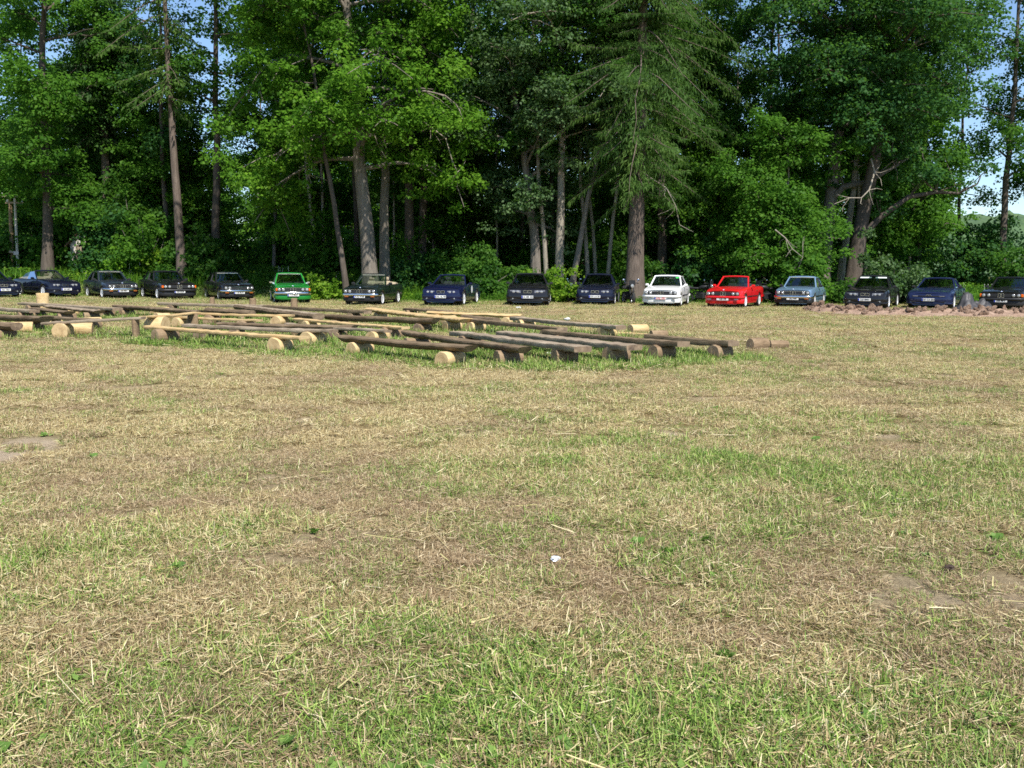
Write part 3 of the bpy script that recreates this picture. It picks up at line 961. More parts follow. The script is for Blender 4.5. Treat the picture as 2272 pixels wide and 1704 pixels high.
def car(px, py, delta, color, label, plate, L=4.33, W=1.65, H=1.38, wb=2.57, fo=.74, nose='quad', roof='coupe', bumper='chrome', trim='black',
        rim='multi', wr=.30, zn=.76, zc=.90, zdeck=.92, zr=None, xa0=.52, xa1=-.02, xc1=-1.02, xc0=-1.62, seats='grey_cloth', amber=False,
        mirror=None, sills=.23, doors=2, plate_style='eu', extras=(), windows_up=True, tail=None):
    zr = zr or H
    p = at(px, py, 0)
    rayang = math.atan2(p.x, p.y)
    phi = -rayang + R(delta)                    # heading from -Y towards +X
    hd = Vector((math.sin(phi), -math.cos(phi), 0))
    c = p - hd * (L / 2)
    g = gz(c.x, c.y)
    root = empty('parked_car', (c.x, c.y, g + 0.02), math.atan2(hd.y, hd.x))
    tag(root, label, 'car', CAR_GROUP)
    PT = PAINT[color]
    xf, xr = L / 2, -L / 2
    xw1 = xf - fo; xw2 = xw1 - wb
    ar = wr + .045
    modern = nose in ('slim', 'lens')
    if nose == 'lens': xa0, xa1 = xa0 + .10, xa1 - .06
    soft = 1.0 if modern else 0.35
    xcowl = xa0 + .06
    xdeck = xc0 - .02
    xtub0 = xa0 - .16                          # cabin opening
    xtub1 = (xc0 + .34) if roof != 'conv' else (xc0 + .30)

    def ztop(x):
        if x >= xcowl:
            t = (x - xcowl) / (xf - xcowl)
            return zc - (zc - zn) * (t ** 1.5) - (.025 * soft + .012) * max(0, (t - .86) / .14) ** 2
        if x >= xdeck:
            t = (xcowl - x) / (xcowl - xdeck)
            return zc + (zdeck - zc) * t
        t = (xdeck - x) / (xdeck - xr)
        return zdeck - .03 * t - (.06 * soft + .02) * max(0, (t - .8) / .2) ** 2

    def half(x):
        s = max(0, (x - (xf - 1.0)) / 1.0); q = max(0, ((xr + .9) - x) / .9)
        e1 = max(0, (x - (xf - .22)) / .22); e2 = max(0, ((xr + .2) - x) / .2)
        return W / 2 * (1 - .055 * s ** 2 - .05 * q ** 2 - (.045 + .07 * soft) * e1 ** 2 - (.04 + .04 * soft) * e2 ** 2)

    def arch(x):
        for xc in (xw1, xw2):
            d = abs(x - xc)
            if d < ar: return wr + math.sqrt(ar * ar - d * d) * .98
        return 0.0
    xs = set([xr, xr + .05, xr + .12, xr + .2, xf, xf - .05, xf - .12, xf - .22, xf - .4, xcowl, xdeck])
    for xc in (xw1, xw2):
        for k in range(13):
            xs.add(xc + ar * math.cos(math.pi * k / 12))
    for k in range(19): xs.add(xr + .3 + (L - .7) * k / 18)
    xs.add(xtub0); xs.add(xtub1)
    xs = sorted(xs)
    xs2 = []
    for x in xs:
        if xs2 and x - xs2[-1] < .012 and x not in (xf, xtub0, xtub1): continue
        xs2.append(x)
    stations = []                              # (x, tub flag)
    for x in xs2:
        if x == xtub1: stations += [(x, 0), (x, 1)]
        elif x == xtub0: stations += [(x, 1), (x, 0)]
        else: stations.append((x, 1 if xtub1 < x < xtub0 else 0))

    def section(x, tub):
        w = half(x); zt = ztop(x); a = arch(x); crown = .022
        zb = sills if xr + .1 < x < xf - .1 else sills + .03
        z9 = max(.16, a); z8 = max(zb, a); z7 = max(zb + .13, a + .022); z6 = max(.5, a + .045); z5 = max(zt - .11, z6 + .02)
        flare = .012 if a else 0
        pts = [(0, zt + crown), (w * .45, zt + crown * .8), (w * .80, zt + crown * .25), (w * .90, zt), (w * .965, zt - .03), (w, z5),
               (w * 1.004 + flare, z6), (w * .992 + flare, z7), (w * .962 + flare, z8), (w * .78, z9), (0, z9)]
        if tub: pts[0], pts[1], pts[2] = (0, .34), (w * .45, .34), (w * .83, .34)
        out = []
        for y, z in pts:
            xx = x
            e = max(0, (x - (xf - .12)) / .12); e2 = max(0, ((xr + .12) - x) / .12)
            if e > 0:
                if modern: xx -= e * .16 * max(0, (z - .45) / .35) ** 2 * (1 + .3 * (y / (W / 2)) ** 2) + e * .05 * (y / (W / 2)) ** 2
                else: xx -= e * (.10 * max(0, (.66 - z)) + .05 * (y / (W / 2)) ** 2)
            if e2 > 0: xx += e2 * .06 * max(0, (z - .5) / .4)
            out.append((xx, y, z))
        return out
    secs = [section(x, t) for x, t in stations]
    K = 11
    body = MB()
    base = 0
    for s in secs:
        body.v += s + [(q[0], -q[1], q[2]) for q in s[1:-1]]
    NV = K + K - 2

    def vid(i, j, sgn):
        if sgn > 0 or j in (0, K - 1): return i * NV + j
        return i * NV + K + (j - 1)
    for i in range(len(secs) - 1):
        tub = stations[i][1] and stations[i + 1][1] or (stations[i][0] == stations[i + 1][0])
        for j in range(K - 1):
            m = 2 if j >= 8 else (1 if (tub and j <= 2) else 0)
            for s in (1, -1):
                body.f.append((vid(i, j, s), vid(i, j + 1, s), vid(i + 1, j + 1, s), vid(i + 1, j, s))); body.m.append(m)
    for i in (0, len(secs) - 1):
        for j in range(K - 1):
            for s in (1, -1):
                ring = [vid(i, j, s), vid(i, j + 1, s)]
                pass
        # end caps as strips between both halves
        for j in range(K - 1):
            a = [vid(i, j, 1), vid(i, j + 1, 1), vid(i, j + 1, -1), vid(i, j, -1)]
            a = list(dict.fromkeys(a))
            if len(a) >= 3: body.f.append(tuple(a)); body.m.append(0)
    body.build('body', [PT, M['interior'], M['underbody']], root, 32)

    def skin_panel(name, x0, x1, j0, j1, sides, off=.006, mat=PT):
        """a raised panel that follows the body between stations and section points"""
        obs = []
        idx = [i for i, (x, t) in enumerate(stations) if x0 <= x <= x1 and not (t == 0 and stations[i][0] in (xtub0, xtub1) and j0 == 0)]
        for s in sides:
            mb = MB(); P = []
            for i in idx:
                row = []
                for j in range(j0, j1 + 1):
                    q = secs[i][j]
                    row.append((q[0], s * (q[1] + (off if j >= 4 else 0)), q[2] + (off if j <= 3 else 0)))
                P.append(row)
            mb.grid(P)
            obs.append(mb.build(name, mat, root, 40))
        return obs
    # hood, boot lid (both halves in one panel), doors
    for nm, x0, x1 in (('hood', xcowl, xf - .06), ('boot_lid', xr + .06, xc0 - .06)):
        idx = [i for i, (x, t) in enumerate(stations) if x0 <= x <= x1 and not t]
        mb = MB()
        mb.grid([[(secs[i][j][0], s * secs[i][j][1], secs[i][j][2] + .006) for s, j in [(-1, 3), (-1, 2), (-1, 1), (1, 0), (1, 1), (1, 2), (1, 3)]] for i in idx])
        mb.build(nm, PT, root, 40)
    xd = [(xa0 - .10, xa0 - 1.25)] if doors == 2 else [(xa0 - .10, xa0 - 1.02), (xa0 - 1.06, xa0 - 1.85)]
    for (d1, d0) in xd:
        for s in (1, -1):
            ob = skin_panel('door', d0, d1, 4, 7, (s,), .008)
            h = MB(); h.rbox((d0 + .14, s * (W / 2 + .012), zc - .16), (.17, .03, .035), .01)
            h.build('door_handle', M['chrome'] if bumper == 'chrome' else M['plastic'], ob[0], 40)
    for s in (1, -1):                          # rubbing strip
        mb = MB(); mb.bar((xw1 - ar - .03, s * (W / 2 + .010), .505), (xw2 + ar + .03, s * (W / 2 + .010), .505), .022, .04, Vector((0, 1, 0)))
        mb.build('side_trim', M['plastic'] if trim == 'black' else PT, root)

    # --- greenhouse
    zb = zc - .015
    yb, yt = W / 2 * .885, W / 2 * (.64 if modern else .69)
    zt_ = zr - .03
    def sy(z): return yb + (yt - yb) * (z - zb) / (zt_ - zb)

    def screen(name, xb, xt, mat, bulge, inset=.05):
        P = []
        for v in range(6):
            t = v / 5; z = zb + .02 + (zt_ - zb - .02) * t; row = []
            for u in range(9):
                y = (u / 4 - 1) * (sy(z) - inset)
                row.append((xb + (xt - xb) * t + bulge * (1 - (u / 4 - 1) ** 2), y, z))
            P.append(row)
        mb = MB(); mb.grid(P)
        return mb.build(name, mat, root, 60)
    screen('windscreen', xa0, xa1, M['glass'], .05)
    frame = M['chrome'] if bumper == 'chrome' else PT
    for s in (1, -1):                          # front pillars
        mb = MB(); mb.bar((xa0 + .02, s * (yb - .015), zb - .02), (xa1 + .01, s * (yt - .005), zt_ + .005), .055, .06)
        mb.build('front_pillar', PT, root)
    if bumper == 'chrome':                     # bright surround of the windscreen
        mb = MB(); q = .055
        for s in (1, -1): mb.bar((xa0 + .055, s * (yb - .05), zb), (xa1 + .045, s * (yt - .045), zt_ - .01), .022, .02)
        mb.bar((xa1 + .06, -yt + .04, zt_ - .01), (xa1 + .06, yt - .04, zt_ - .01), .02, .022, Vector((1, 0, 0)))
        mb.build('windscreen_trim', M['chrome'], root)
    mb = MB()                                  # header
    mb.tube([(xa1 + .0, -yt + .01, zt_), (xa1 + .035, -yt * .5, zt_ + .018), (xa1 + .045, 0, zt_ + .024), (xa1 + .035, yt * .5, zt_ + .018), (xa1, yt - .01, zt_)], .034, 8)
    mb.build('windscreen_header', PT, root, 60)
    if roof != 'conv':
        P = []
        for v in range(9):
            t = v / 8; x = xa1 + .03 + (xc1 - .03 - xa1) * t; row = []
            for u in range(9):
                k = u / 4 - 1
                row.append((x, k * (yt + .012), zt_ + .004 + .035 * (1 - k ** 4) + .022 * (1 - (2 * t - 1) ** 2) - (.02 if abs(k) == 1 else 0)))
            P.append(row)
        mb = MB(); mb.grid(P)
        mb.build('roof', PT, root, 60)
        screen('rear_window', xc0, xc1, M['glass'], -.04, .07)
        xm = xa0 - 1.2 if doors == 2 else xa0 - 1.08
        for s in (1, -1):
            def S(x, z, ins=0.0): return (x, s * (sy(z) - ins), z)
            mb = MB(); mb.bar(S(xa1 + .02, zt_ - .012), S(xc1, zt_ - .012), .05, .05); mb.build('roof_rail', PT, root)
            cw = .30 if doors == 2 else .20     # rear pillar
            mb = MB(); q = [S(xc0 - .02, zb - .02), S(xc0 + cw, zb - .02), S(xc1 + cw * .55, zt_ - .005), S(xc1 - .02, zt_ - .005)]
            qi = [(a, b - s * .05, cc) for a, b, cc in q]
            mb.hexa(qi + q if s > 0 else q + qi); mb.build('rear_pillar', PT, root)
            mb = MB(); mb.bar(S(xm, zb, .005), S(xm - .06, zt_ - .02, .005), .03, .055); mb.build('middle_pillar', M['plastic'] if not modern else PT, root)
            for nm, q in (('side_window', [S(xa0 - .07, zb + .01, .02), S(xm + .03, zb + .01, .02), S(xm - .03, zt_ - .03, .02), S(xa1 - .03, zt_ - .03, .02)]),
                          ('side_window', [S(xm - .03, zb + .01, .02), S(xc0 + cw, zb + .01, .02), S(xc1 + cw * .55, zt_ - .03, .02), S(xm - .09, zt_ - .03, .02)])):
                mb = MB(); mb.add(q, [(0, 1, 2, 3)]); mb.build(nm, M['glass'], root)
            if bumper == 'chrome':
                mb = MB(); mb.bar(S(xa0 - .06, zb + .005, -.012), S(xc0 + cw, zb + .005, -.012), .012, .02); mb.build('window_trim', M['chrome'], root)
    else:
        # folded soft top and rear tonneau
        mb = MB(); rings = []
        for t in (-1, -.85, -.4, 0, .4, .85, 1):
            y = t * (W / 2 * .80); hgt = .11 * (1 - .5 * t ** 4)
            rings.append([(xc0 + .36, y, zdeck - .04), (xc0 + .33, y, zdeck + hgt * .8), (xc0 + .14, y, zdeck + hgt), (xc0 - .06, y, zdeck + hgt * .55), (xc0 - .10, y, zdeck - .03)])
        mb.loft(rings); mb.build('folded_top', M['beige'] if seats == 'beige' else M['plastic'], root, 45)
        if windows_up:
            for s in (1, -1):
                def S(x, z, ins=0.0): return (x, s * (sy(z) - ins), z)
                mb = MB(); mb.add([S(xa0 - .07, zb + .01, .02), S(xa0 - 1.2, zb + .01, .02), S(xa0 - 1.22, zt_ - .05, .02), S(xa1 - .06, zt_ - .02, .02)], [(0, 1, 2, 3)]); mb.build('side_window', M['glass'], root)
                mb = MB(); mb.add([S(xa0 - 1.23, zb + .01, .02), S(xc0 + .30, zb + .01, .02), S(xc0 + .55, zt_ - .16, .02), S(xa0 - 1.25, zt_ - .05, .02)], [(0, 1, 2, 3)]); mb.build('side_window', M['glass'], root)
    # --- cabin
    for s in (1, -1): seat(root, -.34, s * W * .215, seats)
    mb = MB(); mb.rbox((-1.16, 0, .46), (.42, W * .66, .16), .05); mb.rbox((-1.36, 0, .68), (.16, W * .66, .40), .06)
    mb.build('rear_bench', M[seats], root, 40)
    mb = MB(); mb.rbox((xa0 - .26, 0, zc - .16), (.36, W * .74, .22), .05); mb.build('dashboard', M['interior'], root, 40)
    mb = MB()
    mb.tube([(xa0 - .50 + .10 * math.sin(a), W * .215 + .18 * math.cos(a), zc - .10 + .16 * math.sin(a)) for a in [2 * math.pi * k / 16 for k in range(17)]], .014, 6, 0, False)
    mb.bar((xa0 - .50, W * .215 - .17, zc - .10), (xa0 - .50, W * .215 + .17, zc - .10), .03, .03, Vector((0, 0, 1)))
    mb.build('steering_wheel', M['plastic'], root, 60)
    mb = MB(); mb.rbox((xa1 + .06, 0, zt_ - .10), (.025, .20, .06), .01); mb.build('rear_view_mirror', M['plastic'], root, 40)
    # --- wing mirrors
    for s in (1, -1):
        mb = MB(); mb.rbox((xa0 - .16, s * (W / 2 + .06), zc + .055), (.10, .17, .11), .03); mb.bar((xa0 - .13, s * (W / 2 - .08), zc + .0), (xa0 - .14, s * (W / 2 + .02), zc + .03), .05, .05, Vector((1, 0, 0)))
        mb.build('wing_mirror', M['chrome'] if mirror == 'chrome' else (PT if mirror == 'body' else M['plastic']), root, 40)
    # --- wheels
    for x in (xw1, xw2):
        for s in (1, -1):
            wheel(root, x, s * (W / 2 - .095), wr, rim, s)
    # --- bumpers (sweep round the corners)
    def sweep(name, x0, sg, z0, hgt, th, mat, reach=.55, out=.03):
        w = half(xf - .3) if sg > 0 else half(xr + .3)
        path = [(x0 - sg * reach, w + .018), (x0 - sg * .22, w + .010), (x0 - sg * .10, w * .95), (x0 - sg * .02, w * .80), (x0 + sg * out * .7, w * .45), (x0 + sg * out, 0)]
        path = path + [(a, -b) for a, b in reversed(path[:-1])]
        rings = []
        for i, (a, b) in enumerate(path):
            d = Vector((path[min(i + 1, len(path) - 1)][0] - path[max(i - 1, 0)][0], path[min(i + 1, len(path) - 1)][1] - path[max(i - 1, 0)][1], 0)).normalized()
            nrm = Vector((-d.y, d.x, 0)) * (-1 if sg > 0 else 1)
            if nrm.dot(Vector((a, b, 0)) - Vector((0, 0, 0))) < 0: nrm = -nrm
            q = Vector((a, b, 0))
            rings.append([q + nrm * o + Vector((0, 0, zz)) for o, zz in ((-th, z0 - hgt / 2), (th * .6, z0 - hgt / 2), (th, z0 - hgt * .28), (th, z0 + hgt * .28), (th * .6, z0 + hgt / 2), (-th, z0 + hgt / 2))])
        mb = MB(); mb.loft(rings)
        return mb.build(name, mat, root, 50)
    bz = .475
    if modern:
        sweep('front_bumper', xf - .03, 1, .415, .19, .035, PT, .42)
        sweep('front_spoiler', xf - .045, 1, .255, .08, .035, PT, .40)
        sweep('rear_bumper', xr + .02, -1, .42, .30, .035, PT)
        mb = MB(); mb.rbox((xf - .02, 0, .312), (.05, W * .72, .05), .02); mb.build('air_intake', M['plastic'], root)
    else:
        bm_ = {'chrome': M['chrome'], 'black': M['plastic'], 'body': PT}[bumper]
        sweep('front_bumper', xf + .02, 1, bz, .10, .04, bm_)
        sweep('rear_bumper', xr - .02, -1, bz, .10, .04, bm_)
        if bumper != 'chrome':
            pass
        sweep('front_spoiler', xf - .05, 1, .30, .20, .035, PT if bumper == 'body' or trim == 'kit' else M['plastic'] if color != 'green' else PT, .40)
        mb = MB(); mb.rbox((xf - .018, 0, .365), (.03, W * .5, .05), .01); mb.build('air_intake', M['plastic'], root)
    # --- face
    fx = xf + .004
    lipz = ztop(xf) - .035
    if nose == 'quad':
        gt = .115 if zn < .80 else .125
        zc_ = lipz - .088
        mb = MB(); mb.rbox((fx - .012, 0, zc_), (.035, W * .86, gt * 1.35), .012)
        gp = mb.build('grille', M['plastic'], root, 40)
        if bumper == 'chrome':
            mb = MB(); mb.box((fx + .012, 0, zc_ + gt * .69), (.012, W * .84, .012)); mb.box((fx + .012, 0, zc_ - gt * .69), (.012, W * .84, .010)); mb.build('grille_trim', M['chrome'], gp)
        for s in (1, -1):
            for k, yy in enumerate((W * .385, W * .272)):
                rad = .074 if k == 0 else .072
                mb = MB(); mb.lathe([(rad + .012, -.01), (rad + .012, .012), (rad, .020), (rad * .97, .012)], (fx + .006, s * yy, zc_), 'x', 18, 0)
                hl = mb.build('headlight', M['plastic'], root, 40)
                mb = MB(); mb.lathe([(rad * .96, .010), (rad * .8, .026), (rad * .4, .036), (.004, .039)], (fx + .008, s * yy, zc_), 'x', 18, 0)
                mb.build('lens', M['clear_lens'], hl, 60)
        kw, kh = .11, .185
    elif nose == 'lens':
        zc_ = lipz - .062
        for s in (1, -1):
            mb = MB(); y1, y2 = W * .165, W * .415; xa, xb = xf - .062, xf - .085
            mb.hexa([(xa - .08, s * y1, zc_ - .052), (xa, s * y1, zc_ - .052), (xb, s * y2, zc_ - .040), (xb - .12, s * y2, zc_ - .040),
                     (xa - .10, s * y1, zc_ + .052), (xa - .025, s * y1, zc_ + .052), (xb - .03, s * y2, zc_ + .058), (xb - .14, s * y2, zc_ + .058)])
            hl = mb.build('headlight', M['dark_lens'], root)
            for t in (.26, .66):
                yy = y1 + (y2 - y1) * t
                mb = MB(); mb.lathe([(.056, -.03), (.056, .006), (.03, .018), (.004, .02)], (xa + .002 - .024 * t, s * yy, zc_), 'x', 14); mb.build('lamp', M['clear_lens'], hl, 50)
        kw, kh = (.17, .12)
        for s in (1, -1):
            mb = MB(); mb.lathe([(.045, -.02), (.045, .02), (.004, .025)], (xf - .03, s * W * .34, .325), 'x', 12); mb.build('fog_light', M['clear_lens'], root, 50)
    else:                                      # slim: flush pop-up lamps, low kidneys
        zc_ = lipz - .055
        mb = MB(); mb.rbox((xf - .07, 0, zc_ - .02), (.08, W * .74, .055), .02); mb.build('grille_slot', M['plastic'], root, 40)
        for s in (1, -1):
            mb = MB(); mb.rbox((xf - .06, s * W * .29, zc_ - .02), (.07, .24, .045), .015); mb.build('headlight', M['dark_lens'], root, 40)
            mb = MB(); P = [[(xf - .62 + .34 * v, s * (W * .20 + .30 * u), ztop(xf - .62 + .34 * v) + .026 - .010 * u) for u in (0, 1)] for v in (0, .5, 1)]
            mb.grid(P); mb.build('headlight_cover', PT, root)
        kw, kh = (.10, .10)
    # kidneys
    for s in (1, -1):
        yk = s * (kw / 2 + .008)
        xk = fx + (.022 if nose == 'quad' else -.072)
        zk = zc_
        mb = MB()
        for a, b, wd, hg in ((-1, 0, .012, kh), (1, 0, .012, kh), (0, 1, kw, .012), (0, -1, kw, .012)):
            mb.box((xk, yk + a * (kw / 2 - .006), zk + b * (kh / 2 - .006)), (.03, wd, hg))
        kd = mb.build('kidney_grille', M['chrome'], root)
        mb = MB(); mb.box((xk - .004, yk, zk), (.02, kw - .02, kh - .02))
        mb.build('grille_mesh', M['plastic'], kd)
    # indicators
    if nose == 'quad':
        for s in (1, -1):
            if amber:
                mb = MB(); mb.rbox((xf - .10, s * (W / 2 * .905), zc_), (.20, .10, .13), .02); mb.build('indicator', M['amber'], root, 40)
            else:
                mb = MB(); mb.rbox((xf + .030, s * W * .36, bz - .085 if bumper == 'chrome' else bz - .10), (.04, .18, .05), .01); mb.build('indicator', M['amber_dim'] if bumper != 'body' else M['dark_lens'], root, 40)
    elif 'amber_right' in extras:
        mb = MB(); mb.rbox((xf - .24, W / 2 * .90, zc_), (.14, .10, .10), .02); mb.build('indicator', M['amber'], root, 40)
    # badge: quartered roundel
    bx, bzz = xf - (.10 if not modern else .22), ztop(xf - .1) + .012
    mb = MB(); mb.lathe([(.046, 0), (.046, .012), (.040, .014)], (0, 0, 0), 'z', 16); bo = mb.build('badge', M['ink'], root, 40)
    bo.location = (bx, 0, bzz); bo.rotation_euler = (0, R(35), 0)
    for q in range(4):
        mb = MB(); pts = [(0, 0, .016)] + [(.034 * math.cos(q * math.pi / 2 + a), .034 * math.sin(q * math.pi / 2 + a), .016) for a in (0, .4, .8, 1.2, math.pi / 2)]
        mb.add(pts, [tuple(range(6))]); mb.build('badge_quarter', M['badge_blue'] if q % 2 else M['badge_white'], bo)
    # number plate with its characters
    pw, phh = (.52, .115)
    pz = .395 if not modern else .405
    pxx = xf + (.062 if not modern else .048)
    mb = MB(); mb.rbox((pxx, 0, pz), (.014, pw, phh), .004); pl = mb.build('number_plate', M['plate_white'], root)
    if plate_style in ('eu', 'red'):
        mb = MB(); mb.box((pxx + .008, -pw / 2 + .03, pz), (.004, .05, phh * .94)); mb.build('plate_band', M['plate_blue'], pl)
    if plate_style == 'red':
        mb = MB()
        for zz in (-phh / 2 + .008, phh / 2 - .008): mb.box((pxx + .008, 0, pz + zz), (.003, pw * .96, .010))
        mb.build('plate_border', M['plate_red'], pl)
    tm = PLATE_TEXT[plate]; tm.materials.append(M['plate_red'] if plate_style == 'red' else M['ink'])
    to = bpy.data.objects.new('plate_text', tm); to.parent = pl; to.location = (pxx + .010, .02, pz); to.rotation_euler = (R(90), 0, R(90)); col.objects.link(to)
    # tail lights, wipers
    for s in (1, -1):
        mb = MB(); mb.rbox((xr - .005, s * W * .34, zdeck - .20), (.04, .36, .13), .02); mb.build('tail_light', M['red_lens'], root, 40)
    for y0 in (-.35, .18):
        mb = MB(); mb.bar((xa0 + .085, y0, zb + .045), (xa0 + .03, y0 + .42, zb + .085), .016, .014); mb.build('wiper', M['plastic'], root)
    # extras
    def on_screen(y, t, w, h):
        z = zb + (zt_ - zb) * t; x = xa0 + (xa1 - xa0) * t + .05 * (1 - (y / sy(z)) ** 2) + .012
        dz = h * (zt_ - zb) / math.hypot(zt_ - zb, xa1 - xa0); dx = h * (xa1 - xa0) / math.hypot(zt_ - zb, xa1 - xa0)
        return [(x - dx / 2, y - w / 2, z - dz / 2), (x - dx / 2, y + w / 2, z - dz / 2), (x + dx / 2, y + w / 2, z + dz / 2), (x + dx / 2, y - w / 2, z + dz / 2)]
    if 'sticker' in extras:
        mb = MB(); mb.add(on_screen(.46, .86, .13, .07), [(0, 1, 2, 3)]); mb.build('windscreen_sticker', M['sticker_green'], root)
    if 'shades' in extras:
        for y in (-.34, .34):
            mb = MB(); mb.add(on_screen(y, .90, .50, .09), [(0, 1, 2, 3)]); mb.build('sun_visor', M['shade_white'], root)
    if 'sunroof' in extras:
        mb = MB(); mb.rbox((xa1 - .38, 0, zr + .045), (.46, .84, .02), .01); o = mb.build('sunroof', PT if color != 'white' else PAINT['navy'], root); 
    if 'roundel' in extras:
        mb = MB(); n = 20
        mb.add([(xa0 - .72 + .17 * math.cos(2 * math.pi * k / n), (W / 2 + .016), .70 + .17 * math.sin(2 * math.pi * k / n)) for k in range(n)], [tuple(range(n))])
        mb.build('door_decal', M['badge_white'], root)
    return root


E30 = dict(L=4.33, W=1.65, H=1.38, wb=2.57, fo=.74)
car(12, 663, 20, 'darkblue', 'dark blue saloon cut off by the left edge of the picture', '421 TBH', L=4.43, W=1.70, H=1.39, wb=2.70, fo=.74, nose='lens', roof='coupe', bumper='body', rim='steel', zn=.75, mirror='body')
car(148, 662, 25, 'darkblue', 'dark navy open convertible with beige seats, second from the left', '335 MET', L=4.43, W=1.71, H=1.35, wb=2.70, fo=.74, nose='lens', roof='conv', bumper='body', rim='five', wr=.305, zn=.75, seats='beige', mirror='body')
car(274, 663.5, 17, 'greyblue', 'grey blue two-door car with chrome trim, right of the navy convertible', '268 MBT', nose='quad', bumper='chrome', rim='cross', **E30)
car(399, 665.5, 16, 'black', 'black saloon with orange corner lights at both ends of its face, fourth from the left', '428 BAM', L=4.72, W=1.75, H=1.41, wb=2.76, fo=.82, nose='quad', bumper='black', rim='seven', wr=.315, amber=True, doors=4, xa0=.50, xc0=-1.75, xc1=-1.08, zn=.79, zc=.93, zdeck=.97)
car(531, 667, 15, 'black', 'black four-door saloon with a chrome windscreen surround, left of the green car', '118 BGN', nose='quad', bumper='chrome', rim='steel', doors=4, **E30)
car(651, 673.5, 4.5, 'green', 'bright green coupe with chrome bumper and orange corner lights', '773 MGV', L=4.36, W=1.61, H=1.38, wb=2.56, fo=.75, nose='quad', bumper='chrome', rim='cross', amber=True, mirror='chrome', zn=.78, zc=.90, zdeck=.90)
car(798, 677.5, -18, 'darkgreen', 'dark green open convertible with beige seats and white wheels, right of the green car', 'A SL 4708', nose='quad', roof='conv', bumper='chrome', rim='cross', seats='beige', windows_up=False, **E30)
car(977, 680, -14, 'navy', 'shiny blue open convertible with a white round decal on its door', 'OAL AL 90', L=4.49, W=1.757, H=1.35, wb=2.725, fo=.78, nose='lens', roof='conv', bumper='body', rim='multi', wr=.32, zn=.74, mirror='body', extras=('roundel',))
car(1170, 680.5, -2.5, 'black', 'wide glossy black saloon facing the camera, in the middle of the row', 'HA MR 452', L=4.98, W=1.86, H=1.42, wb=2.93, fo=.86, nose='lens', bumper='body', rim='multi', wr=.325, zn=.77, zc=.94, zdeck=.98, doors=4, xa0=.52, xc0=-1.86, xc1=-1.15)
car(1319, 679, -5, 'darkblue', 'dark blue saloon with bright side wheels, left of the thick trunk', 'DD LA 30', L=4.47, W=1.74, H=1.41, wb=2.725, fo=.76, nose='lens', bumper='body', rim='multi', wr=.32, zn=.75, doors=4, mirror='body')
car(1465, 682, -8, 'white', 'white coupe with a red and white number plate and a green windscreen sticker', 'OAL 7407', nose='quad', bumper='body', rim='multi', plate_style='red', mirror='body', extras=('sticker', 'sunroof'), sills=.20, **E30)
car(1603, 684, -15, 'red', 'bright red open convertible with black seats', 'KB-198', nose='quad', roof='conv', bumper='body', rim='multi', plate_style='plain', mirror='body', sills=.20, seats='interior', windows_up=False, **E30)
car(1758, 683, -10, 'iceblue', 'light blue old-fashioned coupe with a chrome and black bumper', '362 490', L=4.63, W=1.67, H=1.37, wb=2.625, fo=.80, nose='quad', bumper='chrome', rim='cross', plate_style='plain', zn=.79, zc=.90, zdeck=.90, xa1=.0, xc1=-.98, xc0=-1.60)
car(1917, 687, -8.5, 'black', 'black saloon with pale sun visors and one orange corner light, behind the rubble', '225 BMH', L=4.775, W=1.80, H=1.43, wb=2.83, fo=.82, nose='lens', bumper='body', rim='multi', wr=.325, zn=.76, doors=4, extras=('shades', 'amber_right'), xc0=-1.78, xc1=-1.08)
car(2058, 687.5, -9, 'violetblue', 'low metallic blue coupe with no visible headlights, behind the rubble', 'DD CA 850', L=4.78, W=1.855, H=1.34, wb=2.68, fo=.93, nose='slim', bumper='body', rim='five', wr=.32, zn=.70, zc=.89, zdeck=.90, xa0=.45, xa1=-.20, xc1=-1.05, xc0=-1.75)
car(2219, 689.5, -10, 'black', 'black coupe with an orange corner light at the right edge of the picture', '508 MPV', L=4.78, W=1.79, H=1.40, wb=2.63, fo=.86, nose='quad', bumper='black', rim='multi', wr=.315, amber=True, zn=.77, zc=.92, zdeck=.93, plate_style='eu')


# ------------------------------------------------------------------ trees
def norm(a):
    return a / np.maximum(np.linalg.norm(a, axis=-1, keepdims=True), 1e-9)


def leaves_mesh(name, P, U, Nn, size, mat, rs, aspect=0.42, bow=0.10, tone=None):
    n = len(P)
    U = norm(U); W = norm(np.cross(Nn, U)); Nn = np.cross(U, W)
    s = size[:, None]
    a = aspect
    V = np.stack([P, P + U * .45 * s + W * a * s + Nn * bow * s, P + U * s - Nn * bow * .6 * s, P + U * .45 * s - W * a * s + Nn * bow * s], 1).reshape(-1, 3)
    F = np.arange(4 * n).reshape(n, 4)
    rnd = rs.rand(n) if tone is None else np.clip(0.55 * tone + 0.45 * rs.rand(n), 0, 1)
    return np_mesh(name, V, F, {'rnd': np.repeat(rnd, 4)}, mat)


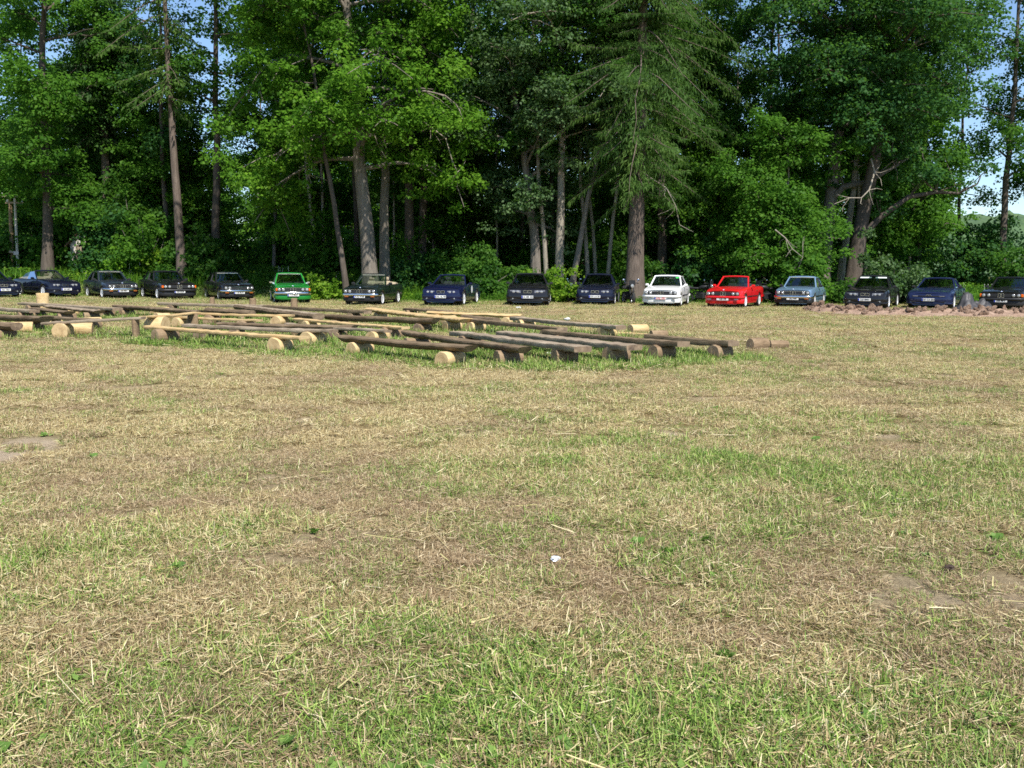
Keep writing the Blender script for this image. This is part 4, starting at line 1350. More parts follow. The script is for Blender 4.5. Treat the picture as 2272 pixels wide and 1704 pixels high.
def wood_mesh(name, tubes, mat, sides=None):
    """tubes: list of (points (k,3), radii (k,), n sides)"""
    Vs, Fs, o = [], [], 0
    for pts, rad, n in tubes:
        pts = np.asarray(pts, float); k = len(pts)
        d = norm(np.gradient(pts, axis=0))
        ref = np.array([1.0, 0.0, 0.0]) if abs(d[0][0]) < .8 else np.array([0, 1.0, 0])
        a = norm(ref - d * (d @ ref)[:, None]); b = np.cross(d, a)
        t = np.arange(n) * 2 * np.pi / n
        ring = pts[:, None] + (a[:, None] * np.cos(t)[None, :, None] + b[:, None] * np.sin(t)[None, :, None]) * np.asarray(rad)[:, None, None]
        Vs.append(ring.reshape(-1, 3))
        i = np.arange(k - 1)[:, None] * n + np.arange(n)[None]
        j = np.arange(k - 1)[:, None] * n + (np.arange(n)[None] + 1) % n
        Fs.append(np.stack([i, j, j + n, i + n], -1).reshape(-1, 4) + o); o += k * n
    return np_mesh(name, np.concatenate(Vs), np.concatenate(Fs), None, mat, True)


def trunk_path(rs, H, lean, wob=0.18, k=14):
    t = np.linspace(0, 1, k)
    w = np.cumsum(rs.normal(0, wob / math.sqrt(k), (k, 2)), 0) * np.minimum(1, t * 3)[:, None]
    p = np.stack([lean[0] * t ** 1.15 + w[:, 0], lean[1] * t + w[:, 1], t * H], -1)
    return p


def trunk_radii(r, k, taper=0.82, flare=0.35):
    t = np.linspace(0, 1, k)
    return r * (1 - taper * t) * (1 + flare * np.exp(-t * 28))


def broadleaf(seed, H, r, lean, z0, Rr, n_limb=16, sub=6, per=95, leaf=.24, droop=.35, flat=1.05, clump=1.1, low_full=.5, taper_top=.45, taper=.82, wob=.25, sides=10, extra_limbs=(), stems=1):
    """trunk tubes, branch tubes, leaf arrays in local space"""
    rs = np.random.RandomState(seed)
    leaf *= .66; per *= 2.9; clump *= .76
    k = 14
    tp = trunk_path(rs, H * .93, lean, wob, k)
    trunk = [(tp, trunk_radii(r, k, taper), sides)]
    for s in range(stems - 1):
        l2 = (lean[0] + rs.normal(0, H * .16), lean[1] + rs.normal(0, H * .12))
        q = trunk_path(rs, H * rs.uniform(.6, .85), l2, wob, k); q[:, :2] += rs.normal(0, r * 1.2, 2)
        trunk.append((q, trunk_radii(r * .7, k, .9), 7))
    branches = []; clumps = []
    for i in range(n_limb):
        t = (z0 + (H * .92 - z0) * ((i + rs.rand() * .8) / n_limb)) / (H * .93)
        src = trunk[rs.randint(len(trunk))][0] if stems > 1 else tp
        hh = min(t, .98) * (k - 1); i0 = int(hh); f = hh - i0
        b = src[i0] * (1 - f) + src[min(i0 + 1, k - 1)] * f
        u = (t * H * .93 - z0) / (H - z0)
        prof = (low_full + (1 - low_full) * min(1, u / .35)) * (1 if u < .45 else 1 - (1 - taper_top) * ((u - .45) / .55) ** 1.5)
        Ln = Rr * prof * rs.uniform(.75, 1.12)
        az = i * 2.39996 + rs.normal(0, .35)
        rise = rs.uniform(-.15, .75) + u * .55
        d = np.array([math.cos(az), math.sin(az), rise]); d /= np.linalg.norm(d)
        m = 6; pts = [b]
        for s in range(m):
            d = d + rs.normal(0, .13, 3); d[2] -= droop * (s / m) * .6; d /= np.linalg.norm(d)
            pts.append(pts[-1] + d * Ln / m)
        pts = np.array(pts)
        br = r * .40 * (1 - .55 * t) * np.linspace(1, .14, m + 1)
        branches.append((pts, np.maximum(br, .012), 6))
        for j in range(sub):
            s = .28 + .72 * (j + rs.rand() * .7) / sub
            hh = s * m; i0 = min(int(hh), m - 1); f = hh - i0
            b2 = pts[i0] * (1 - f) + pts[i0 + 1] * f
            d0 = norm(pts[i0 + 1] - pts[i0]); sdv = norm(np.cross(d0, [0, 0, 1.0])) * (1 if j % 2 else -1)
            d2 = norm(d0 * .6 + sdv * rs.uniform(.4, 1.1) + np.array([0, 0, rs.uniform(-.25, .45)]))
            l2 = Ln * .36 * rs.uniform(.5, 1.1)
            e = b2 + d2 * l2 + np.array([0, 0, -droop * l2 * .5])
            branches.append((np.array([b2, (b2 + e) / 2 + [0, 0, .06 * l2], e]), np.array([.030, .022, .010]) * max(.5, Ln / 4), 4))
            for q in range(3):
                cc = (e if q < 2 else (b2 + e) / 2) + rs.normal(0, .38 * clump + .12, 3) * [1, 1, 1.25]
                clumps.append((cc, clump * rs.uniform(.4, .85)))
        clumps.append((pts[-1], clump * rs.uniform(.7, 1.1)))
    for pts, rad in extra_limbs:
        branches.append((np.array(pts, float), np.array(rad, float), 8))
        for q in range(14):
            i = rs.randint(1, len(pts)); e = np.array(pts[i]) + rs.normal(0, .7, 3) + [0, 0, .9]
            branches.append((np.array([pts[i], (np.array(pts[i]) + e) / 2 + rs.normal(0, .1, 3), e]), np.array([.04, .025, .01]), 4)); clumps.append((e, clump * rs.uniform(.6, 1.0)))
    C = np.array([c for c, _ in clumps]); RC = np.array([q for _, q in clumps]) * rs.uniform(.65, 1.3, len(clumps))
    nper = np.maximum(8, (per * RC ** 2).astype(int))
    idx = np.repeat(np.arange(len(C)), nper); n = len(idx)
    v = norm(rs.normal(0, 1, (n, 3))); v[:, 2] = np.where(v[:, 2] < -.15, -v[:, 2] * .6, v[:, 2])
    rad = rs.rand(n) ** .30
    off = v * rad[:, None] * RC[idx][:, None] * np.array([1, 1, flat])
    off[:, 2] -= .22 * (off[:, 0] ** 2 + off[:, 1] ** 2) / np.maximum(RC[idx], .3)
    P = C[idx] + off
    Nn = norm(v * np.array([.9, .9, .9]) + np.array([0, 0, .35]) + rs.normal(0, .30, (n, 3)))
    U = norm(rs.normal(0, 1, (n, 3)) * np.array([1, 1, .6]) + v * .5 + np.array([0, 0, -.5]))
    tone = (rs.rand(len(C)))[idx] * .6 + .4 * rs.rand(n)
    size = leaf * rs.uniform(.55, 1.4, n)
    return trunk, branches, (P, U, Nn, size, tone), rs


def spruce(seed, H, r, lean, z0, Rr, whorl=.55, per=6, dens=1.0, hang=.8, power=.75, leaf=.5):
    rs = np.random.RandomState(seed)
    k = 16; tp = trunk_path(rs, H, lean, .12, k)
    trunk = [(tp, trunk_radii(r, k, .93), 12)]
    branches = []; Ps = []; Us = []; Ns = []; Ss = []; Ts = []
    z = z0
    while z < H - .3:
        u = (z - z0) / (H - z0)
        for q in range(per):
            if rs.rand() < .22: continue
            az = rs.uniform(0, 6.283)
            Ln = max(.3, Rr * (1 - u) ** power * rs.uniform(.15, 1.2) * (1 + .3 * math.sin(3 * az + seed)) * (min(1, .26 + u * 3.0)))
            hh = z / H * (k - 1); i0 = min(int(hh), k - 2); b = tp[i0] * (1 - hh + i0) + tp[i0 + 1] * (hh - i0)
            b = b + [0, 0, rs.uniform(-.5, .5)]
            m = 6; s = np.linspace(0, 1, m + 1)
            rad_ = s * Ln; zz = .10 * Ln * s - rs.uniform(.2, 1.0) * Ln * s ** 1.5 + .15 * Ln * s ** 3.2 + (u - .3) * .25 * Ln * s
            wob = np.cumsum(rs.normal(0, .05 * Ln / m, m + 1))
            pts = np.stack([b[0] + rad_ * math.cos(az) - wob * math.sin(az), b[1] + rad_ * math.sin(az) + wob * math.cos(az), b[2] + zz], -1)
            branches.append((pts, np.maximum(.06 * (1 - u * .6) * min(1, Ln / 4) * (1 - s * .9), .008), 5))
            n = int(Ln * 22 * dens)
            ss = .04 + .96 * rs.rand(n); f = ss * m; i1 = np.minimum(f.astype(int), m - 1); fr = (f - i1)[:, None]
            p = pts[i1] * (1 - fr) + pts[i1 + 1] * fr
            dirv = norm(pts[i1 + 1] - pts[i1]); side = np.stack([-np.full(n, math.sin(az)), np.full(n, math.cos(az)), np.zeros(n)], -1)
            lat = rs.normal(0, .42, n) * (1.25 - ss) * min(Ln, 3.5) / 2
            p = p + side * lat[:, None]
            hangf = (rs.rand(n) < hang)[:, None]
            ud = np.where(hangf, np.array([0, 0, -1.0]) + rs.normal(0, .22, (n, 3)) + dirv * .25, dirv + side * np.sign(lat + 1e-6)[:, None] * .8 + rs.normal(0, .25, (n, 3)) - [0, 0, .2])
            Ps.append(p); Us.append(ud); Ns.append(norm(rs.normal(0, 1, (n, 3)) + dirv * .6 + [0, 0, .4])); Ss.append(leaf * rs.uniform(.35, 1.2, n) * (.55 + .45 * (1 - u))); Ts.append(np.full(n, rs.rand()))
        z += whorl * rs.uniform(.6, 1.25)
    return trunk, branches, (np.concatenate(Ps), np.concatenate(Us), np.concatenate(Ns), np.concatenate(Ss), np.concatenate(Ts)), rs


def plant_tree(name, px, Y, build, bark, leafmat, label, cat='tree', group=None, aspect=.42, kind='b', x=None, **kw):
    x = xat(px, Y) if x is None else x
    root = empty(name, (x, Y, gz(x, Y) - .05))
    tag(root, label, cat, group)
    tr, br, (P, U, Nn, S, T), rs = build(**kw)
    link('trunk', wood_mesh('trunk', tr, M[bark]), root)
    link('branches', wood_mesh('branches', br, M[bark]), root)
    link('crown', leaves_mesh('crown', P, U, Nn, S, M[leafmat], rs, aspect, tone=T), root)
    return root


EDGE = 'large trees at the edge of the wood'
BL = broadleaf
plant_tree('maple_tree', 103, 58.5, BL, 'bark_dark', 'leaf_maple', 'leafy maple at the left edge with a stout dark trunk behind the navy convertible', group=EDGE,
           seed=101, H=24, r=.32, lean=(.2, 0), z0=3.8, Rr=4.6, n_limb=26, sub=7, per=62, leaf=.27, clump=1.35, flat=.95)
plant_tree('larch_tree', 240, 63, spruce, 'bark_spruce', 'needle_blue', 'feathery dull conifer behind the grey blue car with a pale patch of trunk', group=EDGE, aspect=.17,
           seed=102, H=26, r=.30, lean=(-.2, 0), z0=8, Rr=4.6, dens=2.4, leaf=.36, hang=.4, whorl=.45, power=.4)
plant_tree('pine_tree', 402, 57, spruce, 'bark_spruce', 'needle', 'tall bare-stemmed conifer behind the black saloon with orange lights', group=EDGE, aspect=.16,
           seed=103, H=25, r=.27, lean=(-.9, 0), z0=9.5, Rr=3.4, dens=2.0, per=4, whorl=.6, leaf=.36, hang=.4, power=.4)
plant_tree('linden_tree', 478, 59, BL, 'bark_dark', 'leaf_mid', 'dark straight trunk right of the bare conifer, behind the black chrome-trimmed saloon', group=EDGE,
           seed=104, H=24, r=.27, lean=(.4, 0), z0=9, Rr=4.0, n_limb=14, sub=5, per=55, leaf=.27, clump=1.35, flat=.95)
plant_tree('ash_tree', 822, 52, BL, 'bark_grey', 'leaf_bright', 'great bright green ash with a thick grey trunk behind the dark green convertible', group=EDGE,
           seed=105, H=25, r=.42, lean=(-1.6, -.8), z0=6.4, Rr=7.2, n_limb=32, sub=8, per=66, leaf=.27, clump=1.5, flat=1.0, droop=.75, low_full=.7, taper_top=.7)
plant_tree('ash_tree', 851, 54, BL, 'bark_grey', 'leaf_mid', 'second grey trunk close beside the thick ash trunk', group=EDGE,
           seed=106, H=23, r=.30, lean=(-.4, .5), z0=10, Rr=3.8, n_limb=12, sub=5, per=52, leaf=.26)
plant_tree('elm_tree', 768, 50.8, BL, 'bark_dark', 'leaf_maple', 'slim dark leaning trunk just left of the dark green convertible', group=EDGE,
           seed=107, H=17, r=.16, lean=(-1.9, .3), z0=8, Rr=3.4, n_limb=11, sub=6, per=75, leaf=.25)
plant_tree('linden_tree', 906, 57, BL, 'bark_dark', 'leaf_dark', 'dark trunk, left one of a close pair right of the ash', group=EDGE,
           seed=108, H=24, r=.30, lean=(.3, 0), z0=7.5, Rr=5.2, n_limb=18, sub=5, per=56, leaf=.27, clump=1.3, flat=1.0)
plant_tree('linden_tree', 934, 58.5, BL, 'bark_dark', 'leaf_mid', 'dark trunk, right one of a close pair right of the ash', group=EDGE,
           seed=109, H=24, r=.26, lean=(.6, 0), z0=10, Rr=3.8, n_limb=12, sub=5, per=52, leaf=.26)
plant_tree('aspen_tree', 1188, 54, BL, 'bark_grey', 'leaf_dull', 'low grey-leaved tree with a broad leaning trunk behind the glossy black saloon', group=EDGE,
           seed=110, H=13.5, r=.34, lean=(-1.3, 0), z0=4.0, Rr=3.8, n_limb=20, sub=6, per=85, leaf=.22, wob=.35, clump=1.1, flat=1.0)
plant_tree('aspen_tree', 1238, 53.2, BL, 'bark_pale', 'leaf_dull', 'pale upright trunk right of the broad leaning one, with a high dull crown', group=EDGE,
           seed=111, H=25, r=.25, lean=(.5, 0), z0=8, Rr=6.2, n_limb=24, sub=6, per=66, leaf=.25, clump=1.35, flat=1.0)
plant_tree('aspen_tree', 1263, 52.8, BL, 'bark_grey', 'leaf_mid', 'thin grey trunk leaning right behind the bright yellow-green shrub', group=EDGE,
           seed=112, H=19, r=.17, lean=(3.2, .4), z0=9, Rr=3.4, n_limb=12, sub=6, per=65, leaf=.24)
plant_tree('spruce_tree', 1407, 51.2, spruce, 'bark_spruce', 'needle', 'huge drooping spruce with the thickest trunk, left of the white coupe', group=EDGE, aspect=.085,
           seed=113, H=27, r=.46, lean=(.2, 0), z0=5.6, Rr=6.4, whorl=.32, per=6, dens=4.2, hang=.66, power=.36, leaf=.33)
plant_tree('linden_tree', 1468, 58, BL, 'bark_dark', 'leaf_mid', 'dark straight trunk behind the white coupe, left of its thinner neighbour', group=EDGE,
           seed=114, H=24, r=.30, lean=(-.3, 0), z0=10, Rr=3.6, n_limb=13, sub=5, per=55, leaf=.26)
plant_tree('linden_tree', 1500, 59.5, BL, 'bark_dark', 'leaf_mid', 'thinner dark trunk behind the white coupe', group=EDGE,
           seed=115, H=22, r=.22, lean=(.3, 0), z0=10, Rr=3.0, n_limb=11, sub=5, per=50, leaf=.26)
b0 = np.array([0, 0, 0])
plant_tree('oak_tree', 1822, 54.5, BL, 'bark_grey', 'leaf_dark', 'old broad dark-crowned tree rising out of the bushes behind the light blue coupe', group=EDGE,
           seed=116, H=26, r=.42, lean=(1.6, 0), z0=9.0, Rr=6.6, n_limb=28, sub=8, per=60, leaf=.27, clump=1.45, flat=.9, taper_top=.7, low_full=.6,
           extra_limbs=[([(.15, -.1, 5.2), (.8, -.6, 6.0), (1.9, -1.0, 6.2), (3.2, -1.2, 7.0), (4.6, -1.2, 7.9)], [.20, .17, .14, .10, .05]),
                        ([(.4, 0, 9.0), (1.6, -.6, 11.0), (3.4, -1.0, 12.8), (5.6, -1.2, 14.6)], [.22, .18, .13, .06])])
plant_tree('oak_tree', 1888, 52.8, BL, 'bark_dark', 'leaf_dark', 'leaning old tree with a long low limb reaching right above the cars', group=EDGE,
           seed=117, H=19, r=.46, lean=(2.4, .5), z0=8.2, Rr=5.6, n_limb=22, sub=7, per=62, leaf=.26, clump=1.35, flat=.9,
           extra_limbs=[([(.55, 0, 3.6), (1.3, -.3, 4.5), (2.6, -.5, 5.5), (4.0, -.5, 5.75), (5.2, -.4, 5.7), (6.2, -.3, 6.2)], [.20, .16, .13, .10, .07, .04])])
plant_tree('aspen_tree', 1862, 54, BL, 'bark_pale', 'leaf_maple', 'pale slim trunk just left of the leaning old one', group=EDGE,
           seed=118, H=16, r=.22, lean=(.9, .2), z0=6.5, Rr=3.2, n_limb=12, sub=6, per=70, leaf=.24)
plant_tree('maple_sapling', 1722, 51.2, BL, 'bark_grey', 'leaf_maple', 'rounded bushy young maple behind the red and light blue cars', group=EDGE,
           seed=119, H=9.0, r=.12, lean=(.2, 0), z0=.8, Rr=2.9, n_limb=26, sub=7, per=95, leaf=.23, clump=1.05, flat=1.0, stems=3, droop=.6, low_full=.8)
plant_tree('linden_tree', 2126, 62, BL, 'bark_dark', 'leaf_mid', 'slender dark trunk against the open sky above the dark thicket', group=EDGE,
           seed=120, H=21, r=.13, lean=(-.3, 0), z0=6, Rr=3.6, n_limb=16, sub=5, per=45, leaf=.25, clump=.95)
plant_tree('linden_tree', 2222, 59, BL, 'bark_dark', 'leaf_mid', 'dark upright trunk against the open sky near the right edge', group=EDGE,
           seed=121, H=23, r=.22, lean=(-.5, 0), z0=6.6, Rr=4.4, n_limb=18, sub=5, per=50, leaf=.25)
plant_tree('linden_tree', 2262, 60, BL, 'bark_dark', 'leaf_dark', 'dark trunk leaning right at the very right edge', group=EDGE,
           seed=122, H=18, r=.26, lean=(1.6, 0), z0=5, Rr=3.4, n_limb=16, sub=6, per=60, leaf=.25)
plant_tree('linden_tree', 2036, 60.5, BL, 'bark_dark', 'leaf_mid', 'thin dark trunk between the leaning old tree and the open sky', group=EDGE,
           seed=123, H=20, r=.15, lean=(.2, 0), z0=8, Rr=3.2, n_limb=12, sub=5, per=45, leaf=.25)

# dead bare branches
def dead_branch(px, Y, z, pts, label, seed, r=.06):
    rs = np.random.RandomState(seed); x = xat(px, Y, z); pts = np.array(pts, float)
    tubes = [(pts, np.linspace(r, r * .35, len(pts)), 6)]
    for q in range(9):
        i = rs.randint(1, len(pts)); d = norm(rs.normal(0, 1, 3) * [1, .5, 1] + [0, 0, -.5]) * rs.uniform(.4, 1.1)
        tubes.append((np.array([pts[i], pts[i] + d * .55 + rs.normal(0, .06, 3), pts[i] + d]), np.array([r * .4, r * .3, r * .15]), 5))
    o = link('dead_branch', wood_mesh('dead_branch', tubes, M['bark_pale'])); o.location = (x, Y, z)
    tag(o, label, 'branch', 'bare dead branches hanging in the trees')


dead_branch(1940, 50.6, 6.4, [(0, .8, .9), (0, .2, .2), (-.3, 0, -.7), (-.7, -.1, -1.1), (-1.3, -.1, -1.1), (-2.0, 0, -1.4)], 'pale twisted dead branch in front of the leaning old trunk', 1, .055)
dead_branch(815, 50.8, 9.6, [(0, .8, .6), (.4, .2, .2), (.1, 0, -.9), (.4, -.1, -1.8), (.9, -.1, -2.6)], 'tangle of bare twigs hanging beside the ash trunk', 2, .05)
dead_branch(985, 51.5, 8.2, [(-1.6, .5, 1.2), (-.8, .1, .6), (0, 0, 0), (.3, -.1, -1.0), (.6, -.1, -1.7)], 'bare hanging branch right of the ash crown', 3, .05)
dead_branch(1440, 50.2, 6.2, [(-.6, .6, .5), (0, .1, 0), (.8, 0, -.5), (1.3, 0, -1.4), (1.5, 0, -2.3)], 'bent dead branch sticking out right of the spruce trunk', 4, .04)
dead_branch(1755, 47.8, 2.6, [(-.7, .5, 1.0), (-.3, .1, .6), (0, 0, .1), (.5, -.1, -.3)], 'short pale dead branch in front of the young maple', 5, .035)
dead_branch(690, 51.0, 8.2, [(.2, .7, .5), (0, .1, 0), (-.2, 0, -1.0), (-.25, 0, -1.9)], 'thin dead twigs hanging left of the slim leaning trunk', 6, .035)

# ------------------------------------------------------------------ the wood behind: shared crowns, each tree its own object
CARX = [(-60, 'the dark blue saloon at the left edge'), (33, 'the navy convertible'), (185, 'the grey blue car'), (303, 'the black saloon with orange lights'), (445, 'the black chrome-trimmed saloon'),
        (580, 'the green car'), (720, 'the dark green convertible'), (905, 'the blue convertible'), (1085, 'the glossy black saloon'), (1245, 'the dark blue saloon'), (1392, 'the white coupe'),
        (1545, 'the red convertible'), (1700, 'the light blue coupe'), (1855, 'the black saloon with sun visors'), (2000, 'the low metallic blue coupe'), (2150, 'the black coupe at the right edge')]
ORD = ['leftmost', 'second from left', 'third from left', 'fourth from left', 'fifth from left', 'sixth from left', 'seventh from left', 'eighth from left', 'ninth from left', 'tenth from left', 'eleventh from left', 'twelfth from left', 'thirteenth from left', 'fourteenth from left']


def car_for(px):
    return max(i for i, (x, _) in enumerate(CARX) if px >= x or i == 0)


def labelled(items, fmt):
    """items: dicts with px; adds a label naming the car in front and the order from the left"""
    byc = {}
    for it in items: byc.setdefault(car_for(it['px']), []).append(it)
    for ci, lst in byc.items():
        lst.sort(key=lambda q: q['px'])
        for n, it in enumerate(lst): it['label'] = fmt.format(o=ORD[n] if len(lst) > 1 else 'only', c=CARX[ci][1])


protos = []
for i, (kw, bark, leaf_) in enumerate([
        (dict(seed=201, H=22, r=.17, lean=(.4, 0), z0=7.5, Rr=3.4, n_limb=13, sub=5, per=40, leaf=.27), 'bark_grey', 'leaf_mid'),
        (dict(seed=202, H=23, r=.14, lean=(-.5, .2), z0=8, Rr=3.0, n_limb=12, sub=5, per=40, leaf=.27), 'bark_dark', 'leaf_maple'),
        (dict(seed=203, H=20, r=.12, lean=(.8, 0), z0=8, Rr=3.0, n_limb=12, sub=6, per=60, leaf=.26), 'bark_pale', 'leaf_mid'),
        (dict(seed=204, H=24, r=.20, lean=(-.3, 0), z0=8, Rr=3.6, n_limb=14, sub=5, per=40, leaf=.28), 'bark_dark', 'leaf_dark'),
        (dict(seed=205, H=18, r=.11, lean=(-1.0, 0), z0=6.0, Rr=3.0, n_limb=13, sub=6, per=60, leaf=.26), 'bark_grey', 'leaf_maple'),
        (dict(seed=206, H=14, r=.08, lean=(.5, 0), z0=4.0, Rr=2.6, n_limb=13, sub=5, per=60, leaf=.25), 'bark_pale', 'leaf_mid')]):
    tr, br, (P, U, Nn, S, T), rs = broadleaf(**kw)
    protos.append((wood_mesh('trunk', tr, M[bark]), wood_mesh('branches', br, M[bark]), leaves_mesh('crown', P, U, Nn, S, M[leaf_], rs, tone=T)))

for i, (kw, bark, leaf_) in enumerate([
        (dict(seed=211, H=11, r=.09, lean=(.4, 0), z0=2.0, Rr=3.0, n_limb=18, sub=6, per=75, leaf=.26, clump=1.2, flat=1.0, low_full=.75), 'bark_grey', 'leaf_maple'),
        (dict(seed=212, H=9, r=.08, lean=(-.4, .2), z0=1.2, Rr=2.8, n_limb=16, sub=6, per=75, leaf=.25, clump=1.15, flat=1.0, low_full=.8), 'bark_dark', 'leaf_bright'),
        (dict(seed=213, H=14, r=.11, lean=(.6, 0), z0=3.0, Rr=3.3, n_limb=20, sub=6, per=75, leaf=.27, clump=1.3, flat=1.0, low_full=.7), 'bark_dark', 'leaf_mid')]):
    tr, br, (P, U, Nn, S, T), rs = broadleaf(**kw)
    protos.append((wood_mesh('trunk', tr, M[bark]), wood_mesh('branches', br, M[bark]), leaves_mesh('crown', P, U, Nn, S, M[leaf_], rs, tone=T)))

rt = random.Random(77)
wood_trees = []
# trunks that can be picked out in the photograph
for px, Y, pr in ((60, 69, 4), (150, 68, 5), (300, 64, 1), (372, 61, 3), (605, 62, 4), (672, 63, 5), (700, 60, 2), (714, 61, 2), (735, 66, 1),
                   (790, 62, 3), (868, 60, 5), (880, 68, 1), (955, 66, 2), (985, 62, 1), (1003, 68, 2), (1040, 64, 0), (1100, 59, 5), (1150, 63, 1), (1213, 53.6, 2), (1225, 62, 3),
                   (1305, 54.2, 2), (1322, 55, 2), (1345, 53.8, 2), (1375, 66, 1), (1440, 66, 0), (1530, 64, 4), (1572, 70, 2), (1600, 62, 2), (1690, 61, 3), (1715, 65, 1), (1905, 58, 2), (1920, 60, 2), (1945, 64, 5), (1980, 67, 1)):
    wood_trees.append(dict(px=px, Y=Y, pr=pr))
for px in range(-90, 1900, 330):
    if 470 < px < 530 or 1540 < px < 1720 or 140 < px < 230: continue
    wood_trees.append(dict(px=px + rt.uniform(-20, 20), Y=rt.uniform(74, 80), pr=rt.randrange(5)))
thicket = [dict(px=float(px), Y=Y, pr=pr) for px, Y, pr in ((88, 67, 7), (200, 68, 6), (285, 65, 8), (355, 63, 6), (440, 64, 7), (650, 63, 7), (965, 61, 6), (1035, 63, 7),
                                                                 (1300, 66, 6), (1445, 61.5, 6), (1530, 59.5, 8), (1590, 58, 7), (1668, 60, 7), (1735, 60, 7), (1945, 62, 7), (2010, 60, 6))]
for row, (ya, yb_, step) in enumerate(((66, 72, 210), (94, 104, 62))):
    for px in range(-110 + 25 * row, 2040, step):
        if 478 < px < 522 or (row < 1 and (1560 < px < 1700 or 150 < px < 230 or px > 1900)): continue
        thicket.append(dict(px=float(px + rt.uniform(-14, 14)), Y=rt.uniform(ya, yb_), pr=6 + rt.randrange(3 if row < 1 else 2)))
labelled(thicket, '{o} young understory tree behind {c}')
for it in wood_trees:
    it['px'] = float(it['px'])
near_ = [w for w in wood_trees if w['Y'] < 73]; far_ = [w for w in wood_trees if w['Y'] >= 73]
labelled(near_, '{o} slender trunk behind {c}')
labelled(far_, '{o} far tree deep behind {c}')
for it in wood_trees + thicket:
    x = xat(it['px'], it['Y'])
    root = empty('slender_tree', (x, it['Y'], gz(x, it['Y']) - .05), rt.uniform(0, 6.28))
    s = rt.uniform(.88, 1.15); root.scale = (s, s, s * rt.uniform(.92, 1.08))
    tag(root, it['label'], 'tree', 'trees standing in the wood')
    for nm, me in zip(('trunk', 'branches', 'crown'), protos[it['pr']]):
        o = bpy.data.objects.new(nm, me); o.parent = root; col.objects.link(o)


# ------------------------------------------------------------------ shrubs
def shrub_arrays(seed, H, Rr, leaf, n, flat=1.0, stems=9, clump=.45):
    rs = np.random.RandomState(seed)
    br = []; C = []
    for i in range(stems):
        az = rs.uniform(0, 6.283); rr = Rr * math.sqrt(rs.rand()) * .8; h = H * rs.uniform(.6, 1) * (1 - .35 * (rr / Rr) ** 2)
        b = np.array([rs.normal(0, Rr * .18), rs.normal(0, Rr * .18), 0]); e = np.array([rr * math.cos(az), rr * math.sin(az), h])
        mid = (b + e) / 2 + rs.normal(0, .1, 3) * Rr; mid[2] = abs(mid[2])
        br.append((np.array([b, mid, e]), np.array([.035, .022, .008]) * max(.5, H / 3), 5))
        for q in range(5):
            f = rs.uniform(.25, 1); c = b * (1 - f) + e * f + rs.normal(0, .22, 3) * Rr
            C.append((c[0], c[1], max(.15, c[2])))
    for q in range(int(stems * 2.2)):           # skirt to the ground
        az = rs.uniform(0, 6.283); rr = Rr * rs.uniform(.55, 1.0)
        C.append((rr * math.cos(az), rr * math.sin(az), H * rs.uniform(.08, .55)))
    C = np.array(C); rc = clump * rs.uniform(.7, 1.3, len(C))
    idx = rs.randint(0, len(C), n)
    v = norm(rs.normal(0, 1, (n, 3))); v[:, 2] = np.where(v[:, 2] < -.3, -v[:, 2], v[:, 2])
    P = C[idx] + v * (rs.rand(n) ** .5 * rc[idx])[:, None] * np.array([1, 1, .8])
    P[:, 2] = np.maximum(P[:, 2], .04)
    Nn = norm(v + np.array([0, 0, .6]) + rs.normal(0, .4, (n, 3)))
    U = norm(rs.normal(0, 1, (n, 3)) + v * .5 - [0, 0, .2])
    return br, P, U, Nn, leaf * rs.uniform(.6, 1.25, n), rs.rand(len(C))[idx], rs


def shrub(name, px, Y, H, Rr, leaf, n, mat, label, seed, clump=.45, cat='shrub', group='shrubs along the edge of the wood'):
    x = xat(px, Y)
    root = empty(name, (x, Y, gz(x, Y) - .03)); tag(root, label, cat, group)
    br, P, U, Nn, S, T, rs = shrub_arrays(seed, H, Rr, leaf, n, clump=clump)
    link('stems', wood_mesh('stems', br, M['bark_grey']), root)
    link('foliage', leaves_mesh('foliage', P, U, Nn, S, M[mat], rs, .45, tone=T), root)


shrub('lilac_bush', 1978, 50.2, 2.5, 1.9, .15, 9000, 'leaf_dull', 'rounded grey green bush behind the black saloon with sun visors', 301, .5)
shrub('hazel_bush', 1880, 49.8, 1.1, .9, .15, 2500, 'leaf_mid', 'low bush between the light blue coupe and the black saloon with sun visors', 302)
shrub('juniper_thicket', 2150, 62, 4.6, 4.4, .20, 12000, 'leaf_dark', 'broad dark thicket against the far hill at right', 303, 1.0)
shrub('hazel_bush', 2262, 57, 2.6, 1.8, .18, 4000, 'leaf_mid', 'green bush at the right edge behind the black coupe', 304, .6)
shrub('currant_bush', 1240, 49.4, 1.15, 1.5, .16, 4200, 'leaf_lime', 'bright yellow-green shrub between the glossy black and dark blue saloons', 305, .35)
shrub('currant_bush', 1356, 50.2, 1.05, 1.0, .16, 2500, 'leaf_lime', 'yellow-green shrub left of the thickest trunk', 306, .3)
shrub('hazel_bush', 1318, 56.5, 1.5, 1.6, .18, 5000, 'leaf_maple', 'green shrub behind the dark blue saloon', 307, .5)
shrub('hazel_bush', 1100, 52.5, 2.5, 2.2, .18, 6000, 'leaf_mid', 'dark green shrub right of the blue convertible', 308, .6)
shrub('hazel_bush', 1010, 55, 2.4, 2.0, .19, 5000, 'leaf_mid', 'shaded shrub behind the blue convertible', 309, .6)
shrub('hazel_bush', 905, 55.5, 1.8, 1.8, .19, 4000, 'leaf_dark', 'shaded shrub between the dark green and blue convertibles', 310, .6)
shrub('hazel_bush', 715, 50.4, .9, 1.0, .17, 1800, 'leaf_lime', 'low lit shrub between the green car and the dark green convertible', 311, .3)
shrub('hazel_bush', 1540, 54, 2.8, 2.2, .19, 6000, 'leaf_dark', 'dark shrub left of the red convertible', 312, .6)
